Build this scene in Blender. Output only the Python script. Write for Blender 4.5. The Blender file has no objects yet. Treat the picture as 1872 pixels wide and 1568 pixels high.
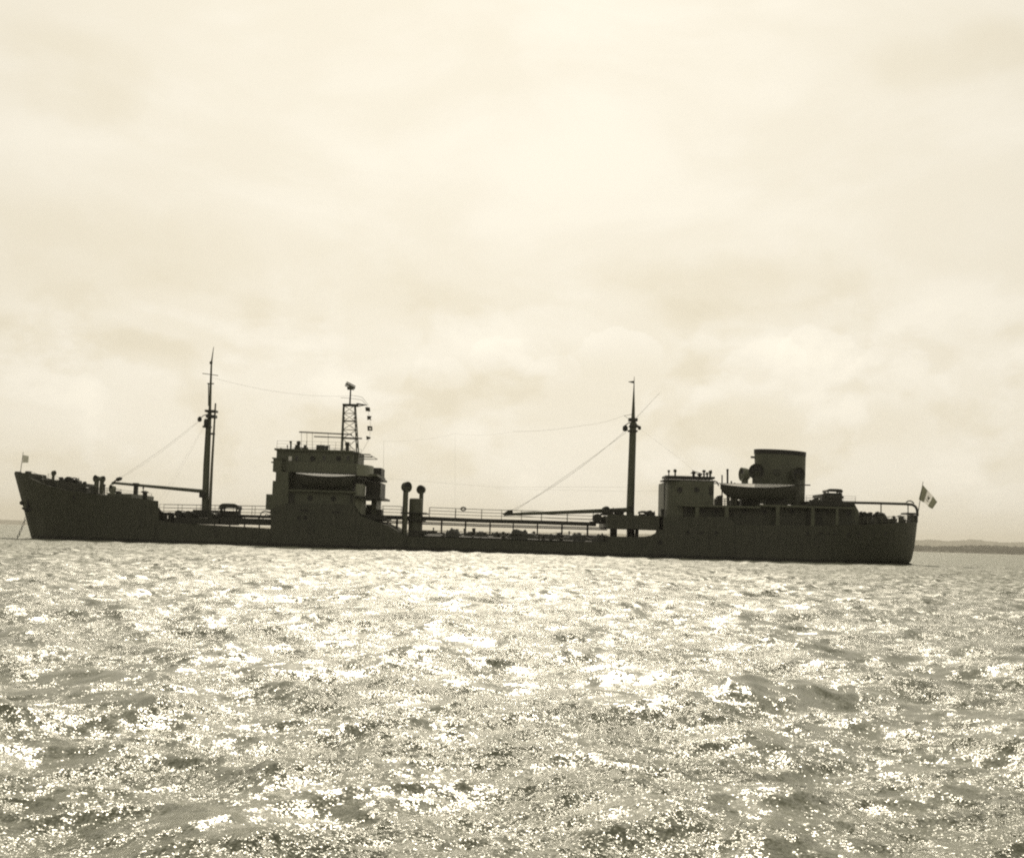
import bpy, math, random
import numpy as np
from mathutils import Vector, Matrix

random.seed(7)
RNG = np.random.default_rng(11)
scene = bpy.context.scene
COL = scene.collection

# ------------------------------------------------------------------ camera
CAM_H = 2.10
F = 2317.0                       # focal length in photograph pixels (1872 wide)
PITCH = math.atan(201.0 / F)
ROLL = math.radians(1.70)
fwd = Vector((0, math.cos(PITCH), math.sin(PITCH)))
r0 = Vector((1, 0, 0))
u0 = Vector((0, -math.sin(PITCH), math.cos(PITCH)))
RIGHT = math.cos(ROLL) * r0 + math.sin(ROLL) * u0
UP = -math.sin(ROLL) * r0 + math.cos(ROLL) * u0
cam_data = bpy.data.cameras.new('camera')
cam_data.sensor_fit = 'HORIZONTAL'
cam_data.sensor_width = 36.0
cam_data.lens = 36.0 * F / 1872.0
cam_data.clip_start = 0.1
cam_data.clip_end = 60000.0
cam = bpy.data.objects.new('camera', cam_data)
COL.objects.link(cam)
CAM = Vector((0, 0, CAM_H))
cam.matrix_world = Matrix(((RIGHT.x, UP.x, -fwd.x, CAM.x), (RIGHT.y, UP.y, -fwd.y, CAM.y),
                           (RIGHT.z, UP.z, -fwd.z, CAM.z), (0, 0, 0, 1)))
scene.camera = cam

# ------------------------------------------------------------------ light
SUN_EL, SUN_AZ = math.radians(32.0), math.radians(-1.5)     # azimuth from +Y towards +X
sun_data = bpy.data.lights.new('sun', 'SUN')
sun_data.energy = 2.6
sun_data.angle = math.radians(0.53)
sun_data.color = (1.0, 0.90, 0.72)
sun = bpy.data.objects.new('sun', sun_data)
COL.objects.link(sun)
sd = Vector((math.sin(SUN_AZ) * math.cos(SUN_EL), math.cos(SUN_AZ) * math.cos(SUN_EL), math.sin(SUN_EL)))
sun.rotation_euler = sd.to_track_quat('Z', 'Y').to_euler()
sun.location = (0, 0, 300)

scene.view_settings.view_transform = 'Standard'
scene.view_settings.look = 'None'
scene.view_settings.exposure = 0.0
scene.view_settings.gamma = 1.0
scene.view_settings.use_curve_mapping = False
scene.render.engine = 'CYCLES'
cy = scene.cycles
cy.use_denoising = False
cy.max_bounces = 6
cy.diffuse_bounces = 3
cy.glossy_bounces = 3
cy.volume_bounces = 0
cy.transparent_max_bounces = 6
cy.sample_clamp_indirect = 3.0
cy.blur_glossy = 1.0
scene.render.filter_size = 2.1            # the old lens is a little soft
cy.filter_width = 2.1


class NT:
    """small helper round a node tree"""
    def __init__(self, tree):
        self.t = tree
        tree.nodes.clear()

    def n(self, kind, **kw):
        nd = self.t.nodes.new(kind)
        for k, v in kw.items():
            if k.startswith('i_'):
                nd.inputs[k[2:].replace('_', ' ')].default_value = v
            else:
                setattr(nd, k, v)
        return nd

    def l(self, a, b):
        self.t.links.new(a, b)

    def val(self, sock, v):
        if hasattr(v, 'links') or hasattr(v, 'is_linked'):
            self.l(v, sock)
        else:
            sock.default_value = v

    def math(self, op, a, b=0.0, c=None, clamp=False):
        nd = self.n('ShaderNodeMath', operation=op, use_clamp=clamp)
        self.val(nd.inputs[0], a)
        self.val(nd.inputs[1], b)
        if c is not None:
            self.val(nd.inputs[2], c)
        return nd.outputs[0]

    def vmath(self, op, a, b=(0, 0, 0), scale=None):
        nd = self.n('ShaderNodeVectorMath', operation=op)
        self.val(nd.inputs[0], a)
        self.val(nd.inputs[1], b)
        if scale is not None:
            self.val(nd.inputs['Scale'], scale)
        return nd.outputs['Value'] if op in ('LENGTH', 'DOT_PRODUCT', 'DISTANCE') else nd.outputs['Vector']

    def noise(self, vec, scale, detail=3.0, rough=0.5, dist=0.0, out='Fac'):
        nd = self.n('ShaderNodeTexNoise')
        if vec is not None:
            self.l(vec, nd.inputs['Vector'])
        nd.inputs['Scale'].default_value = scale
        nd.inputs['Detail'].default_value = detail
        nd.inputs['Roughness'].default_value = rough
        nd.inputs['Distortion'].default_value = dist
        return nd.outputs[out]

    def remap(self, v, a, b, c=0.0, d=1.0, smooth=True):
        nd = self.n('ShaderNodeMapRange', interpolation_type='SMOOTHSTEP' if smooth else 'LINEAR')
        self.val(nd.inputs['Value'], v)
        for k, x in zip(('From Min', 'From Max', 'To Min', 'To Max'), (a, b, c, d)):
            nd.inputs[k].default_value = x
        return nd.outputs['Result']

    def mix(self, fac, a, b, blend='MIX'):
        nd = self.n('ShaderNodeMix', data_type='RGBA', blend_type=blend)
        self.val(nd.inputs[0], fac)
        for s, v in ((nd.inputs[6], a), (nd.inputs[7], b)):
            if isinstance(v, tuple):
                v = (*v, 1.0) if len(v) == 3 else v
            self.val(s, v)
        return nd.outputs[2]


def dir_of(px, py):
    d = fwd + RIGHT * ((px - 936) / F) + UP * ((784 - py) / F)
    return d.normalized()


# ------------------------------------------------------------------ sky
world = bpy.data.worlds.new('World')
scene.world = world
world.use_nodes = True
w = NT(world.node_tree)
sky = w.n('ShaderNodeTexSky', sky_type='NISHITA')
sky.sun_disc = False
sky.sun_elevation = SUN_EL
sky.sun_rotation = SUN_AZ
sky.air_density = 1.0
sky.dust_density = 3.0
sky.ozone_density = 1.0
bw = w.n('ShaderNodeRGBToBW')
w.l(sky.outputs[0], bw.inputs[0])
lum = w.math('DIVIDE', bw.outputs[0], w.math('ADD', bw.outputs[0], 2.2))        # bright cloud veil evens the sky out
tc = w.n('ShaderNodeTexCoord')
D = tc.outputs['Generated']
sep = w.n('ShaderNodeSeparateXYZ')
w.l(D, sep.inputs[0])
zz = w.math('MAXIMUM', sep.outputs[2], 0.0)
# broad soft cloud sheets, wider than high
mp = w.n('ShaderNodeMapping')
w.l(D, mp.inputs[0])
mp.inputs['Scale'].default_value = (1.0, 1.0, 2.2)
mp.inputs['Location'].default_value = (0.35, 0.1, 0.22)
sheet = w.noise(mp.outputs[0], 5.5, 6.0, 0.52, 0.35)
sheet = w.remap(sheet, 0.36, 0.66)
# heaped clouds low over the horizon: the same noise taken a little towards the sun gives them lit tops
mp2 = w.n('ShaderNodeMapping')
w.l(D, mp2.inputs[0])
mp2.inputs['Scale'].default_value = (1.0, 1.0, 1.5)
h1 = w.noise(mp2.outputs[0], 8.0, 8.0, 0.54, 0.2)
off = w.vmath('ADD', mp2.outputs[0], (0.01, 0.0, 0.034))
h2 = w.noise(off, 8.0, 8.0, 0.54, 0.2)
edge = w.math('SUBTRACT', w.remap(h1, 0.47, 0.57), w.remap(h2, 0.47, 0.57))
low = w.math('MULTIPLY', w.remap(zz, 0.0, 0.05), w.remap(zz, 0.25, 0.12))
heap = w.math('MULTIPLY', edge, low)
tone = w.math('ADD', w.math('MULTIPLY', sheet, 0.07), 0.935)
tone = w.math('ADD', tone, w.math('MULTIPLY', heap, 0.065))


def soft_cloud(px, py, rx, ry, amount):
    """a grey cloud bank in one direction of the sky, ragged by noise"""
    d = dir_of(px, py)
    v = w.vmath('SUBTRACT', D, tuple(d))
    rag = w.noise(D, 16.0, 4.0, 0.5)
    s = w.n('ShaderNodeSeparateXYZ')
    w.l(v, s.inputs[0])
    a = w.math('POWER', w.math('ABSOLUTE', w.math('DIVIDE', s.outputs[0], rx / F)), 2.0)
    b = w.math('POWER', w.math('ABSOLUTE', w.math('DIVIDE', s.outputs[2], ry / F)), 2.0)
    f = w.math('GREATER_THAN', w.vmath('DOT_PRODUCT', D, tuple(d)), 0.0)
    q = w.math('ADD', w.math('ADD', a, b), w.math('MULTIPLY', w.math('SUBTRACT', rag, 0.5), 1.8))
    return w.math('MULTIPLY', w.math('MULTIPLY', w.remap(q, 1.1, 0.0), f), amount)


for args in ((1340, 520, 260, 75, 0.062), (180, 450, 330, 95, 0.042), (130, 150, 190, 100, 0.045), (430, 610, 420, 50, 0.02),
             (1740, 110, 200, 60, 0.05), (1450, 780, 330, 60, 0.045), (820, 560, 300, 60, 0.02)):
    tone = w.math('SUBTRACT', tone, soft_cloud(*args))
def puff(px, py, rx, ry, amount):
    """a heaped cloud: crisp ragged top, its light fading downwards into the veil"""
    d = dir_of(px, py)
    s_ = w.n('ShaderNodeSeparateXYZ')
    w.l(w.vmath('SUBTRACT', D, tuple(d)), s_.inputs[0])
    rag = w.noise(D, 34.0, 7.0, 0.55)
    a = w.math('POWER', w.math('ABSOLUTE', w.math('DIVIDE', s_.outputs[0], rx / F)), 2.0)
    up = w.math('DIVIDE', s_.outputs[2], ry / F)
    b = w.math('POWER', w.math('ABSOLUTE', up), 2.0)
    f = w.math('GREATER_THAN', w.vmath('DOT_PRODUCT', D, tuple(d)), 0.0)
    q = w.math('ADD', w.math('ADD', a, b), w.math('MULTIPLY', w.math('SUBTRACT', rag, 0.5), 2.6))
    body = w.math('MULTIPLY', w.remap(q, 0.95, 0.72), w.remap(up, -0.9, 0.7))
    return w.math('MULTIPLY', w.math('MULTIPLY', body, f), amount)


for args in ((915, 655, 62, 48, 0.040), (800, 690, 70, 40, 0.026), (1130, 645, 80, 50, 0.046), (1010, 690, 60, 40, 0.025), (1400, 670, 80, 60, 0.034), (1500, 655, 90, 55, 0.040),
             (1610, 680, 80, 50, 0.034), (1300, 720, 70, 40, 0.026), (560, 700, 120, 50, 0.016), (150, 700, 140, 70, 0.016)):
    tone = w.math('ADD', tone, puff(*args))
horizon_dim = w.remap(zz, 0.30, 0.0, 0.0, 0.035, smooth=False)
tone = w.math('SUBTRACT', tone, horizon_dim)
light = w.math('MULTIPLY', w.math('MULTIPLY', lum, tone), 12.0)
# the toned print: bright parts cream, grey parts a little yellower
tint = w.mix(w.remap(tone, 0.82, 1.0), (0.93, 0.842, 0.652), (0.93, 0.868, 0.732))
colr = w.vmath('SCALE', tint, scale=light)
bg = w.n('ShaderNodeBackground')
bg.inputs['Strength'].default_value = 0.1
w.l(colr, bg.inputs['Color'])
wo = w.n('ShaderNodeOutputWorld')
w.l(bg.outputs[0], wo.inputs['Surface'])


# ------------------------------------------------------------------ materials
def new_mat(name):
    m = bpy.data.materials.new(name)
    m.use_nodes = True
    return m, NT(m.node_tree)


def paint(name, rgb, rough=0.55, stain=0.35, streak=0.35, rust=0.0, bump=0.03, boot=False):
    """weathered ship's paint: blotches, downward streaks, a little rust"""
    m, t = new_mat(name)
    geo = t.n('ShaderNodeNewGeometry')
    P0 = geo.outputs['Position']
    n1 = t.noise(P0, 0.55, 6.0, 0.6)
    mp = t.n('ShaderNodeMapping')
    t.l(P0, mp.inputs[0])
    mp.inputs['Scale'].default_value = (1.3, 1.3, 0.10)
    n2 = t.noise(mp.outputs[0], 1.6, 5.0, 0.6)
    n3 = t.noise(P0, 7.0, 4.0, 0.6)
    k = t.math('ADD', t.math('MULTIPLY', t.math('SUBTRACT', n1, 0.5), 2 * stain), t.math('MULTIPLY', t.math('SUBTRACT', n2, 0.5), 2 * streak))
    k = t.math('ADD', t.math('ADD', k, t.math('MULTIPLY', t.math('SUBTRACT', n3, 0.5), 0.25)), 1.0)
    col = t.vmath('SCALE', rgb, scale=k)
    if rust:
        rr = t.math('MULTIPLY', t.remap(t.math('ADD', n2, t.math('MULTIPLY', n1, 0.4)), 0.74, 0.92), rust)
        col = t.mix(rr, col, (rgb[0] * 0.42, rgb[1] * 0.38, rgb[2] * 0.34))
    if boot:                                  # dark boot-topping along the waterline, ragged with weed and wash
        sz = t.n('ShaderNodeSeparateXYZ')
        t.l(P0, sz.inputs[0])
        zz_ = t.math('ADD', sz.outputs[2], t.math('MULTIPLY', t.math('SUBTRACT', n1, 0.5), 0.5))
        col = t.mix(t.remap(zz_, 0.62, 0.40), col, (0.016, 0.016, 0.011))
    b = t.n('ShaderNodeBsdfPrincipled')
    t.l(col, b.inputs['Base Color'])
    b.inputs['Roughness'].default_value = rough
    b.inputs['Specular IOR Level'].default_value = 0.35
    if bump:
        bp = t.n('ShaderNodeBump')
        bp.inputs['Strength'].default_value = 0.6
        bp.inputs['Distance'].default_value = bump
        t.l(t.noise(P0, 1.1, 4.0, 0.6), bp.inputs['Height'])
        t.l(bp.outputs[0], b.inputs['Normal'])
    o = t.n('ShaderNodeOutputMaterial')
    t.l(b.outputs[0], o.inputs[0])
    return m


M_HULL = paint('hull_paint', (0.046, 0.0485, 0.033), 0.5, 0.55, 0.8, 0.7, 0.06, True)
M_HOUSE = paint('house_paint', (0.088, 0.094, 0.064), 0.55, 0.4, 0.5, 0.5, 0.02)
M_LIGHT = paint('pale_and_skylit_paint', (0.19, 0.20, 0.145), 0.5, 0.2, 0.3, 0.2, 0.01)  # pale grey gear; also skylight put into the colour of the curved plating
M_DARK = paint('dark_gear', (0.026, 0.027, 0.020), 0.55, 0.3, 0.2, 0.0, 0.0)
M_BLACK = paint('black_band', (0.010, 0.010, 0.008), 0.5, 0.2, 0.2, 0.0, 0.0)
M_MAST = paint('mast_paint', (0.075, 0.082, 0.054), 0.5, 0.25, 0.3, 0.0, 0.0)
M_WIRE = paint('wire_rope', (0.10, 0.10, 0.08), 0.7, 0.1, 0.1, 0.0, 0.0)
M_RAIL = paint('rail_paint', (0.13, 0.13, 0.10), 0.6, 0.2, 0.1, 0.0, 0.0)
M_DECK = paint('deck_paint', (0.035, 0.036, 0.027), 0.95, 0.4, 0.2, 0.0, 0.0)
M_DECK.node_tree.nodes['Principled BSDF'].inputs['Specular IOR Level'].default_value = 0.08
M_BOAT = paint('boat_paint', (0.036, 0.037, 0.028), 0.45, 0.25, 0.3, 0.0, 0.01)
M_BUOY = paint('buoy_paint', (0.05, 0.045, 0.035), 0.6, 0.2, 0.1, 0.0, 0.0)


def glass_mat():
    m, t = new_mat('porthole_glass')
    b = t.n('ShaderNodeBsdfPrincipled')
    b.inputs['Base Color'].default_value = (0.006, 0.006, 0.005, 1)
    b.inputs['Roughness'].default_value = 0.12
    o = t.n('ShaderNodeOutputMaterial')
    t.l(b.outputs[0], o.inputs[0])
    return m


M_GLASS = glass_mat()


def cloth(name, rgb, trans=0.35, rough=0.9):
    m, t = new_mat(name)
    geo = t.n('ShaderNodeNewGeometry')
    n = t.noise(geo.outputs['Position'], 3.0, 5.0, 0.6)
    col = t.vmath('SCALE', rgb, scale=t.remap(n, 0.3, 0.7, 0.85, 1.08))
    d = t.n('ShaderNodeBsdfDiffuse')
    d.inputs['Roughness'].default_value = rough
    t.l(col, d.inputs['Color'])
    tr = t.n('ShaderNodeBsdfTranslucent')
    t.l(col, tr.inputs['Color'])
    mx = t.n('ShaderNodeMixShader')
    mx.inputs[0].default_value = trans
    t.l(d.outputs[0], mx.inputs[1])
    t.l(tr.outputs[0], mx.inputs[2])
    o = t.n('ShaderNodeOutputMaterial')
    t.l(mx.outputs[0], o.inputs[0])
    return m


M_CANVAS = cloth('boat_canvas', (0.92, 0.91, 0.88), 0.02)
M_CLOTH = cloth('weather_cloth_canvas', (0.95, 0.94, 0.92), 0.48)
M_FLAG_DARK = cloth('flag_dark', (0.19, 0.195, 0.14), 0.45)
M_FLAG_WHITE = cloth('flag_white', (0.82, 0.81, 0.77), 0.45)
M_FLAG_GREY = cloth('flag_grey', (0.42, 0.42, 0.36), 0.45)
M_FLAG_BLACK = cloth('flag_black', (0.035, 0.035, 0.028), 0.3)


def sea_mat():
    m, t = new_mat('sea_water')
    geo = t.n('ShaderNodeNewGeometry')
    P0 = geo.outputs['Position']
    N0 = geo.outputs['Normal']
    gust = t.noise(P0, 0.11, 3.0, 0.55)
    gust = t.remap(gust, 0.34, 0.62, 0.55, 1.2)
    patch = t.remap(t.noise(P0, 0.75, 3.0, 0.6, 0.6), 0.38, 0.62, 0.48, 1.2)
    fine_k = t.math('MULTIPLY', gust, patch)

    def slopes(scale, stretch, detail, loc):
        mp = t.n('ShaderNodeMapping')
        t.l(P0, mp.inputs[0])
        mp.inputs['Scale'].default_value = stretch
        mp.inputs['Location'].default_value = loc
        mp.inputs['Rotation'].default_value = (0, 0, 0.35)
        c = t.noise(mp.outputs[0], scale, detail, 0.55, 0.0, out='Color')
        return t.vmath('MULTIPLY', t.vmath('SUBTRACT', c, (0.5, 0.5, 0.5)), (1.85, 1.0, 0))
    # short waves that the mesh is too coarse to carry far out are carried by the surface relief instead
    far = t.remap(t.vmath('LENGTH', P0), 12.0, 110.0, 0.85, 2.9)
    s1 = t.vmath('SCALE', slopes(1.6, (1.25, 0.8, 0.6), 3.0, (3, 7, 0)), scale=far)
    s2 = t.vmath('SCALE', slopes(8.0, (1.2, 0.8, 0.6), 2.0, (13, 1, 0)), scale=t.math('MULTIPLY', fine_k, 1.5))
    s3 = t.vmath('SCALE', slopes(38.0, (1.0, 0.9, 0.6), 1.0, (5, 9, 0)), scale=t.math('MULTIPLY', fine_k, 2.0))
    nn = t.vmath('ADD', t.vmath('ADD', N0, s1), t.vmath('ADD', s2, s3))
    nn = t.vmath('NORMALIZE', nn)
    b = t.n('ShaderNodeBsdfPrincipled')
    b.inputs['Base Color'].default_value = (0.20, 0.206, 0.152, 1)
    t.l(t.remap(t.vmath('LENGTH', P0), 10.0, 130.0, 0.25, 0.50), b.inputs['Roughness'])
    b.inputs['Specular Tint'].default_value = (0.98, 1.0, 0.90, 1)
    b.inputs['IOR'].default_value = 1.333
    t.l(nn, b.inputs['Normal'])
    o = t.n('ShaderNodeOutputMaterial')
    t.l(b.outputs[0], o.inputs[0])
    return m


M_SEA = sea_mat()


def land_mat(name, rgb, scale):
    m, t = new_mat(name)
    geo = t.n('ShaderNodeNewGeometry')
    n = t.noise(geo.outputs['Position'], scale, 6.0, 0.65)
    n2 = t.noise(geo.outputs['Position'], scale * 7, 3.0, 0.6)
    k = t.math('MULTIPLY', t.remap(n, 0.3, 0.7, 0.55, 1.6), t.remap(n2, 0.3, 0.7, 0.8, 1.2))
    col = t.vmath('SCALE', rgb, scale=k)
    b = t.n('ShaderNodeBsdfPrincipled')
    b.inputs['Roughness'].default_value = 0.95
    b.inputs['Specular IOR Level'].default_value = 0.1
    t.l(col, b.inputs['Base Color'])
    o = t.n('ShaderNodeOutputMaterial')
    t.l(b.outputs[0], o.inputs[0])
    return m


M_SHORE = land_mat('shore_scrub', (0.060, 0.062, 0.048), 0.01)
M_HILL = land_mat('hill_scrub', (0.075, 0.077, 0.060), 0.004)
M_WOOD = land_mat('shore_trees', (0.045, 0.048, 0.036), 0.03)


# ------------------------------------------------------------------ mesh helpers
class MB:
    """collects shapes (world coordinates) and links them as ONE mesh object"""
    def __init__(self):
        self.v, self.f, self.mi = [], [], []

    def add(self, vs, fs, mi=0):
        o = len(self.v)
        self.v += [tuple(p) for p in vs]
        for f in fs:
            self.f.append(tuple(i + o for i in f))
            self.mi.append(mi)

    def box(self, x0, x1, y0, y1, z0, z1, mi=0):
        x0, x1 = sorted((x0, x1)); y0, y1 = sorted((y0, y1)); z0, z1 = sorted((z0, z1))
        vs = [(x, y, z) for z in (z0, z1) for y in (y0, y1) for x in (x0, x1)]
        self.add(vs, [(0, 2, 3, 1), (4, 5, 7, 6), (0, 1, 5, 4), (2, 6, 7, 3), (0, 4, 6, 2), (1, 3, 7, 5)], mi)

    def cyl(self, a, b, ra, rb=None, n=10, mi=0):
        a, b = Vector(a), Vector(b)
        rb = ra if rb is None else rb
        d = (b - a).normalized()
        s = d.cross(Vector((0, 0, 1)) if abs(d.z) < 0.9 else Vector((1, 0, 0))).normalized()
        t = d.cross(s)
        vs = []
        for c, r in ((a, ra), (b, rb)):
            for i in range(n):
                q = 2 * math.pi * i / n
                vs.append(c + s * (r * math.cos(q)) + t * (r * math.sin(q)))
        fs = [(i, (i + 1) % n, n + (i + 1) % n, n + i) for i in range(n)]
        fs += [tuple(range(n - 1, -1, -1)), tuple(range(n, 2 * n))]
        self.add(vs, fs, mi)

    def tube(self, pts, r, n=6, mi=0):
        for a, b in zip(pts[:-1], pts[1:]):
            self.cyl(a, b, r, r, n, mi)

    def lathe(self, base, prof, n=14, axis=(0, 0, 1), mi=0):
        """prof = [(radius, height)...] turned about an axis"""
        d = Vector(axis).normalized()
        s = d.cross(Vector((0, 0, 1)) if abs(d.z) < 0.9 else Vector((1, 0, 0))).normalized()
        t = d.cross(s)
        base = Vector(base)
        vs = []
        for r, h in prof:
            for i in range(n):
                q = 2 * math.pi * i / n
                vs.append(base + d * h + s * (r * math.cos(q)) + t * (r * math.sin(q)))
        fs = []
        for k in range(len(prof) - 1):
            for i in range(n):
                j = (i + 1) % n
                fs.append((k * n + i, k * n + j, (k + 1) * n + j, (k + 1) * n + i))
        fs.append(tuple(range(n - 1, -1, -1)))
        fs.append(tuple(range((len(prof) - 1) * n, len(prof) * n)))
        self.add(vs, fs, mi)

    def prism(self, pts, y0, y1, mi=0):
        """polygon of (x, z) points pulled along y"""
        n = len(pts)
        vs = [(x, y0, z) for x, z in pts] + [(x, y1, z) for x, z in pts]
        fs = [(i, (i + 1) % n, n + (i + 1) % n, n + i) for i in range(n)]
        fs += [tuple(range(n - 1, -1, -1)), tuple(range(n, 2 * n))]
        self.add(vs, fs, mi)

    def hprism(self, pts, z0, z1, mi=0):
        """polygon of (x, y) points pulled along z"""
        n = len(pts)
        vs = [(x, y, z0) for x, y in pts] + [(x, y, z1) for x, y in pts]
        fs = [(i, (i + 1) % n, n + (i + 1) % n, n + i) for i in range(n)]
        fs += [tuple(range(n - 1, -1, -1)), tuple(range(n, 2 * n))]
        self.add(vs, fs, mi)

    def build(self, name, mats, parent=None, smooth=False, kind=None, loc=None):
        me = bpy.data.meshes.new(name)
        org = Vector(loc) if loc is not None else (world_loc(parent) if parent else Vector((0, 0, 0)))
        me.from_pydata([(x - org.x, y - org.y, z - org.z) for x, y, z in self.v], [], self.f)
        for mm in (mats if isinstance(mats, (list, tuple)) else [mats]):
            me.materials.append(mm)
        if any(self.mi):
            me.polygons.foreach_set('material_index', self.mi)
        me.validate()
        import bmesh
        bm = bmesh.new()
        bm.from_mesh(me)
        bmesh.ops.recalc_face_normals(bm, faces=bm.faces)
        bm.to_mesh(me)
        bm.free()
        if smooth:
            me.polygons.foreach_set('use_smooth', [True] * len(me.polygons))
            me.set_sharp_from_angle(angle=math.radians(35))
        o = bpy.data.objects.new(name, me)
        COL.objects.link(o)
        if parent is not None:
            o.parent = parent
            if loc is not None:
                o.location = Vector(loc) - world_loc(parent)
        elif loc is not None:
            o.location = loc
        if kind:
            o['kind'] = kind
        return o


def world_loc(o):
    v = Vector((0, 0, 0))
    while o is not None:
        v += o.location
        o = o.parent
    return v


def empty(name, loc, label, cat, group=None):
    o = bpy.data.objects.new(name, None)
    o.empty_display_size = 1.0
    COL.objects.link(o)
    o.location = loc
    return tag(o, label, cat, group)


def tag(o, label, cat, group=None):
    o['label'] = label
    o['category'] = cat
    if group:
        o['group'] = group
    return o


def P(px, py, Y):
    """the point at distance Y ahead of the camera that the photograph shows at pixel (px, py)"""
    d = fwd + RIGHT * ((px - 936) / F) + UP * ((784 - py) / F)
    return CAM + d * (Y / d.y)


def bx(mb, px0, py0, px1, py1, Ya, Yb, mi=0):
    """a level box whose near face fills the pixel rectangle at distance Ya"""
    xc, yc = (px0 + px1) / 2, (py0 + py1) / 2
    mb.box(P(px0, yc, Ya).x, P(px1, yc, Ya).x, Ya, Yb, P(xc, py0, Ya).z, P(xc, py1, Ya).z, mi)


# ------------------------------------------------------------------ sea
def build_sea():
    fov = np.radians(27.0)
    ang = np.concatenate([np.linspace(-np.pi, -fov, 60, endpoint=False), np.linspace(-fov, fov, 960, endpoint=False),
                          np.linspace(fov, np.pi, 60, endpoint=False)])
    rs = list(np.geomspace(0.25, 3.0, 12, endpoint=False))
    r = 3.0
    while r < 15000:
        rs.append(r)
        r += min(r * (0.0062 if r < 260 else 0.0125), max(0.034, r * r / (CAM_H * 1267) * 0.9))
    rs = np.array(rs)
    drow = np.gradient(rs)
    nr, na = len(rs), len(ang)
    R_, A_ = np.meshgrid(rs, ang, indexing='ij')
    X = (R_ * np.sin(A_)).astype(np.float64)
    Y = (R_ * np.cos(A_)).astype(np.float64)
    step = np.maximum(drow, rs * 0.00095)[:, None]
    Z = np.zeros_like(X); DX = np.zeros_like(X); DY = np.zeros_like(X)
    n = 96
    lam = np.geomspace(6.5, 0.22, n)
    for i in range(n):
        L = lam[i] * RNG.uniform(0.93, 1.07)
        spread = 0.55 if L > 3 else 0.95
        th = RNG.normal(-0.25, spread)
        k = 2 * np.pi / L
        steep = 0.023 if L > 4 else (0.038 if L > 1.2 else 0.040)      # a*k of each train
        a = steep / k * RNG.uniform(0.6, 1.3)
        att = np.clip((L / step - 2.0) / 2.2, 0, 1)
        live = att[:, 0] > 0
        if not live.any():
            continue
        m = np.where(live)[0].max() + 1
        ph = k * (X[:m] * np.cos(th) + Y[:m] * np.sin(th)) + RNG.uniform(0, 6.283)
        aa = a * att[:m]
        c, s = np.cos(ph), np.sin(ph)
        Z[:m] += aa * c
        q = 1.0
        DX[:m] -= q * aa * s * np.cos(th)
        DY[:m] -= q * aa * s * np.sin(th)
    v = np.stack([X + DX, Y + DY, Z], -1).reshape(-1, 3)
    i = np.arange(nr - 1)[:, None]; j = np.arange(na)[None, :]
    j2 = (j + 1) % na
    q = np.stack([i * na + j, i * na + j2, (i + 1) * na + j2, (i + 1) * na + j], -1).reshape(-1, 4)[:, ::-1]
    cap = len(v)
    v = np.vstack([v, [[0, 0, 0]]])
    me = bpy.data.meshes.new('sea')
    me.vertices.add(len(v))
    me.vertices.foreach_set('co', v.astype(np.float32).ravel())
    tri = np.stack([np.full(na, cap), np.arange(na), (np.arange(na) + 1) % na], -1)[:, ::-1]
    loops = np.concatenate([q.ravel(), tri.ravel()]).astype(np.int32)
    me.loops.add(len(loops))
    me.loops.foreach_set('vertex_index', loops)
    starts = np.concatenate([np.arange(len(q)) * 4, len(q) * 4 + np.arange(na) * 3]).astype(np.int32)
    me.polygons.add(len(starts))
    me.polygons.foreach_set('loop_start', starts)
    me.polygons.foreach_set('use_smooth', np.ones(len(starts), dtype=bool))
    me.update(calc_edges=True)
    if me.polygons[len(q) // 2].normal.z < 0:
        me.flip_normals()
    me.materials.append(M_SEA)
    o = bpy.data.objects.new('sea', me)
    COL.objects.link(o)
    o['kind'] = 'structure'
    return o


build_sea()


# ------------------------------------------------------------------ far land
def ridge(name, mat, Y0, depth, prof, seed, rough):
    """land rising from the water; prof gives the skyline as photograph pixels"""
    rg = np.random.default_rng(seed)
    px = np.arange(-700, 2600, 4.0)
    top = np.interp(px, [p for p, _ in prof], [q for _, q in prof])
    nrow = 14
    hz = 985 + (px - 936) * math.tan(ROLL)
    hgt = np.maximum((hz - top), 0.0) / F * (Y0 + depth * 0.5)
    wob = np.zeros_like(px)
    for k in range(7):
        wl = 260 / (1.9 ** k)
        wob += rg.uniform(0.5, 1) * (0.62 ** k) * np.sin(px / wl * 6.283 + rg.uniform(0, 6.28))
    verts, faces = [], []
    nx = len(px)
    for jj in range(nrow):
        s = jj / (nrow - 1)
        Yj = Y0 + depth * s
        shape = math.sin(min(s * 2, 1.0) * math.pi / 2) if s < 0.5 else math.cos((s - 0.5) * math.pi)
        for ii in range(nx):
            h = hgt[ii] * shape
            h += rough * hgt[ii] * shape * (0.5 * wob[ii] + 0.6 * rg.normal() * 0.35)
            if jj == 0:
                h = -1.0
            x = (px[ii] - 936) / F * Yj
            verts.append((x, Yj + (rg.normal() * depth * 0.01), max(h, -1.0) if hgt[ii] > 0 else -1.5))
    for jj in range(nrow - 1):
        for ii in range(nx - 1):
            a = jj * nx + ii
            faces.append((a, a + 1, a + nx + 1, a + nx))
    me = bpy.data.meshes.new(name)
    me.from_pydata(verts, [], faces)
    me.materials.append(mat)
    me.polygons.foreach_set('use_smooth', [True] * len(me.polygons))
    o = bpy.data.objects.new(name, me)
    COL.objects.link(o)
    o['kind'] = 'structure'
    return o, px, hgt


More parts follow.
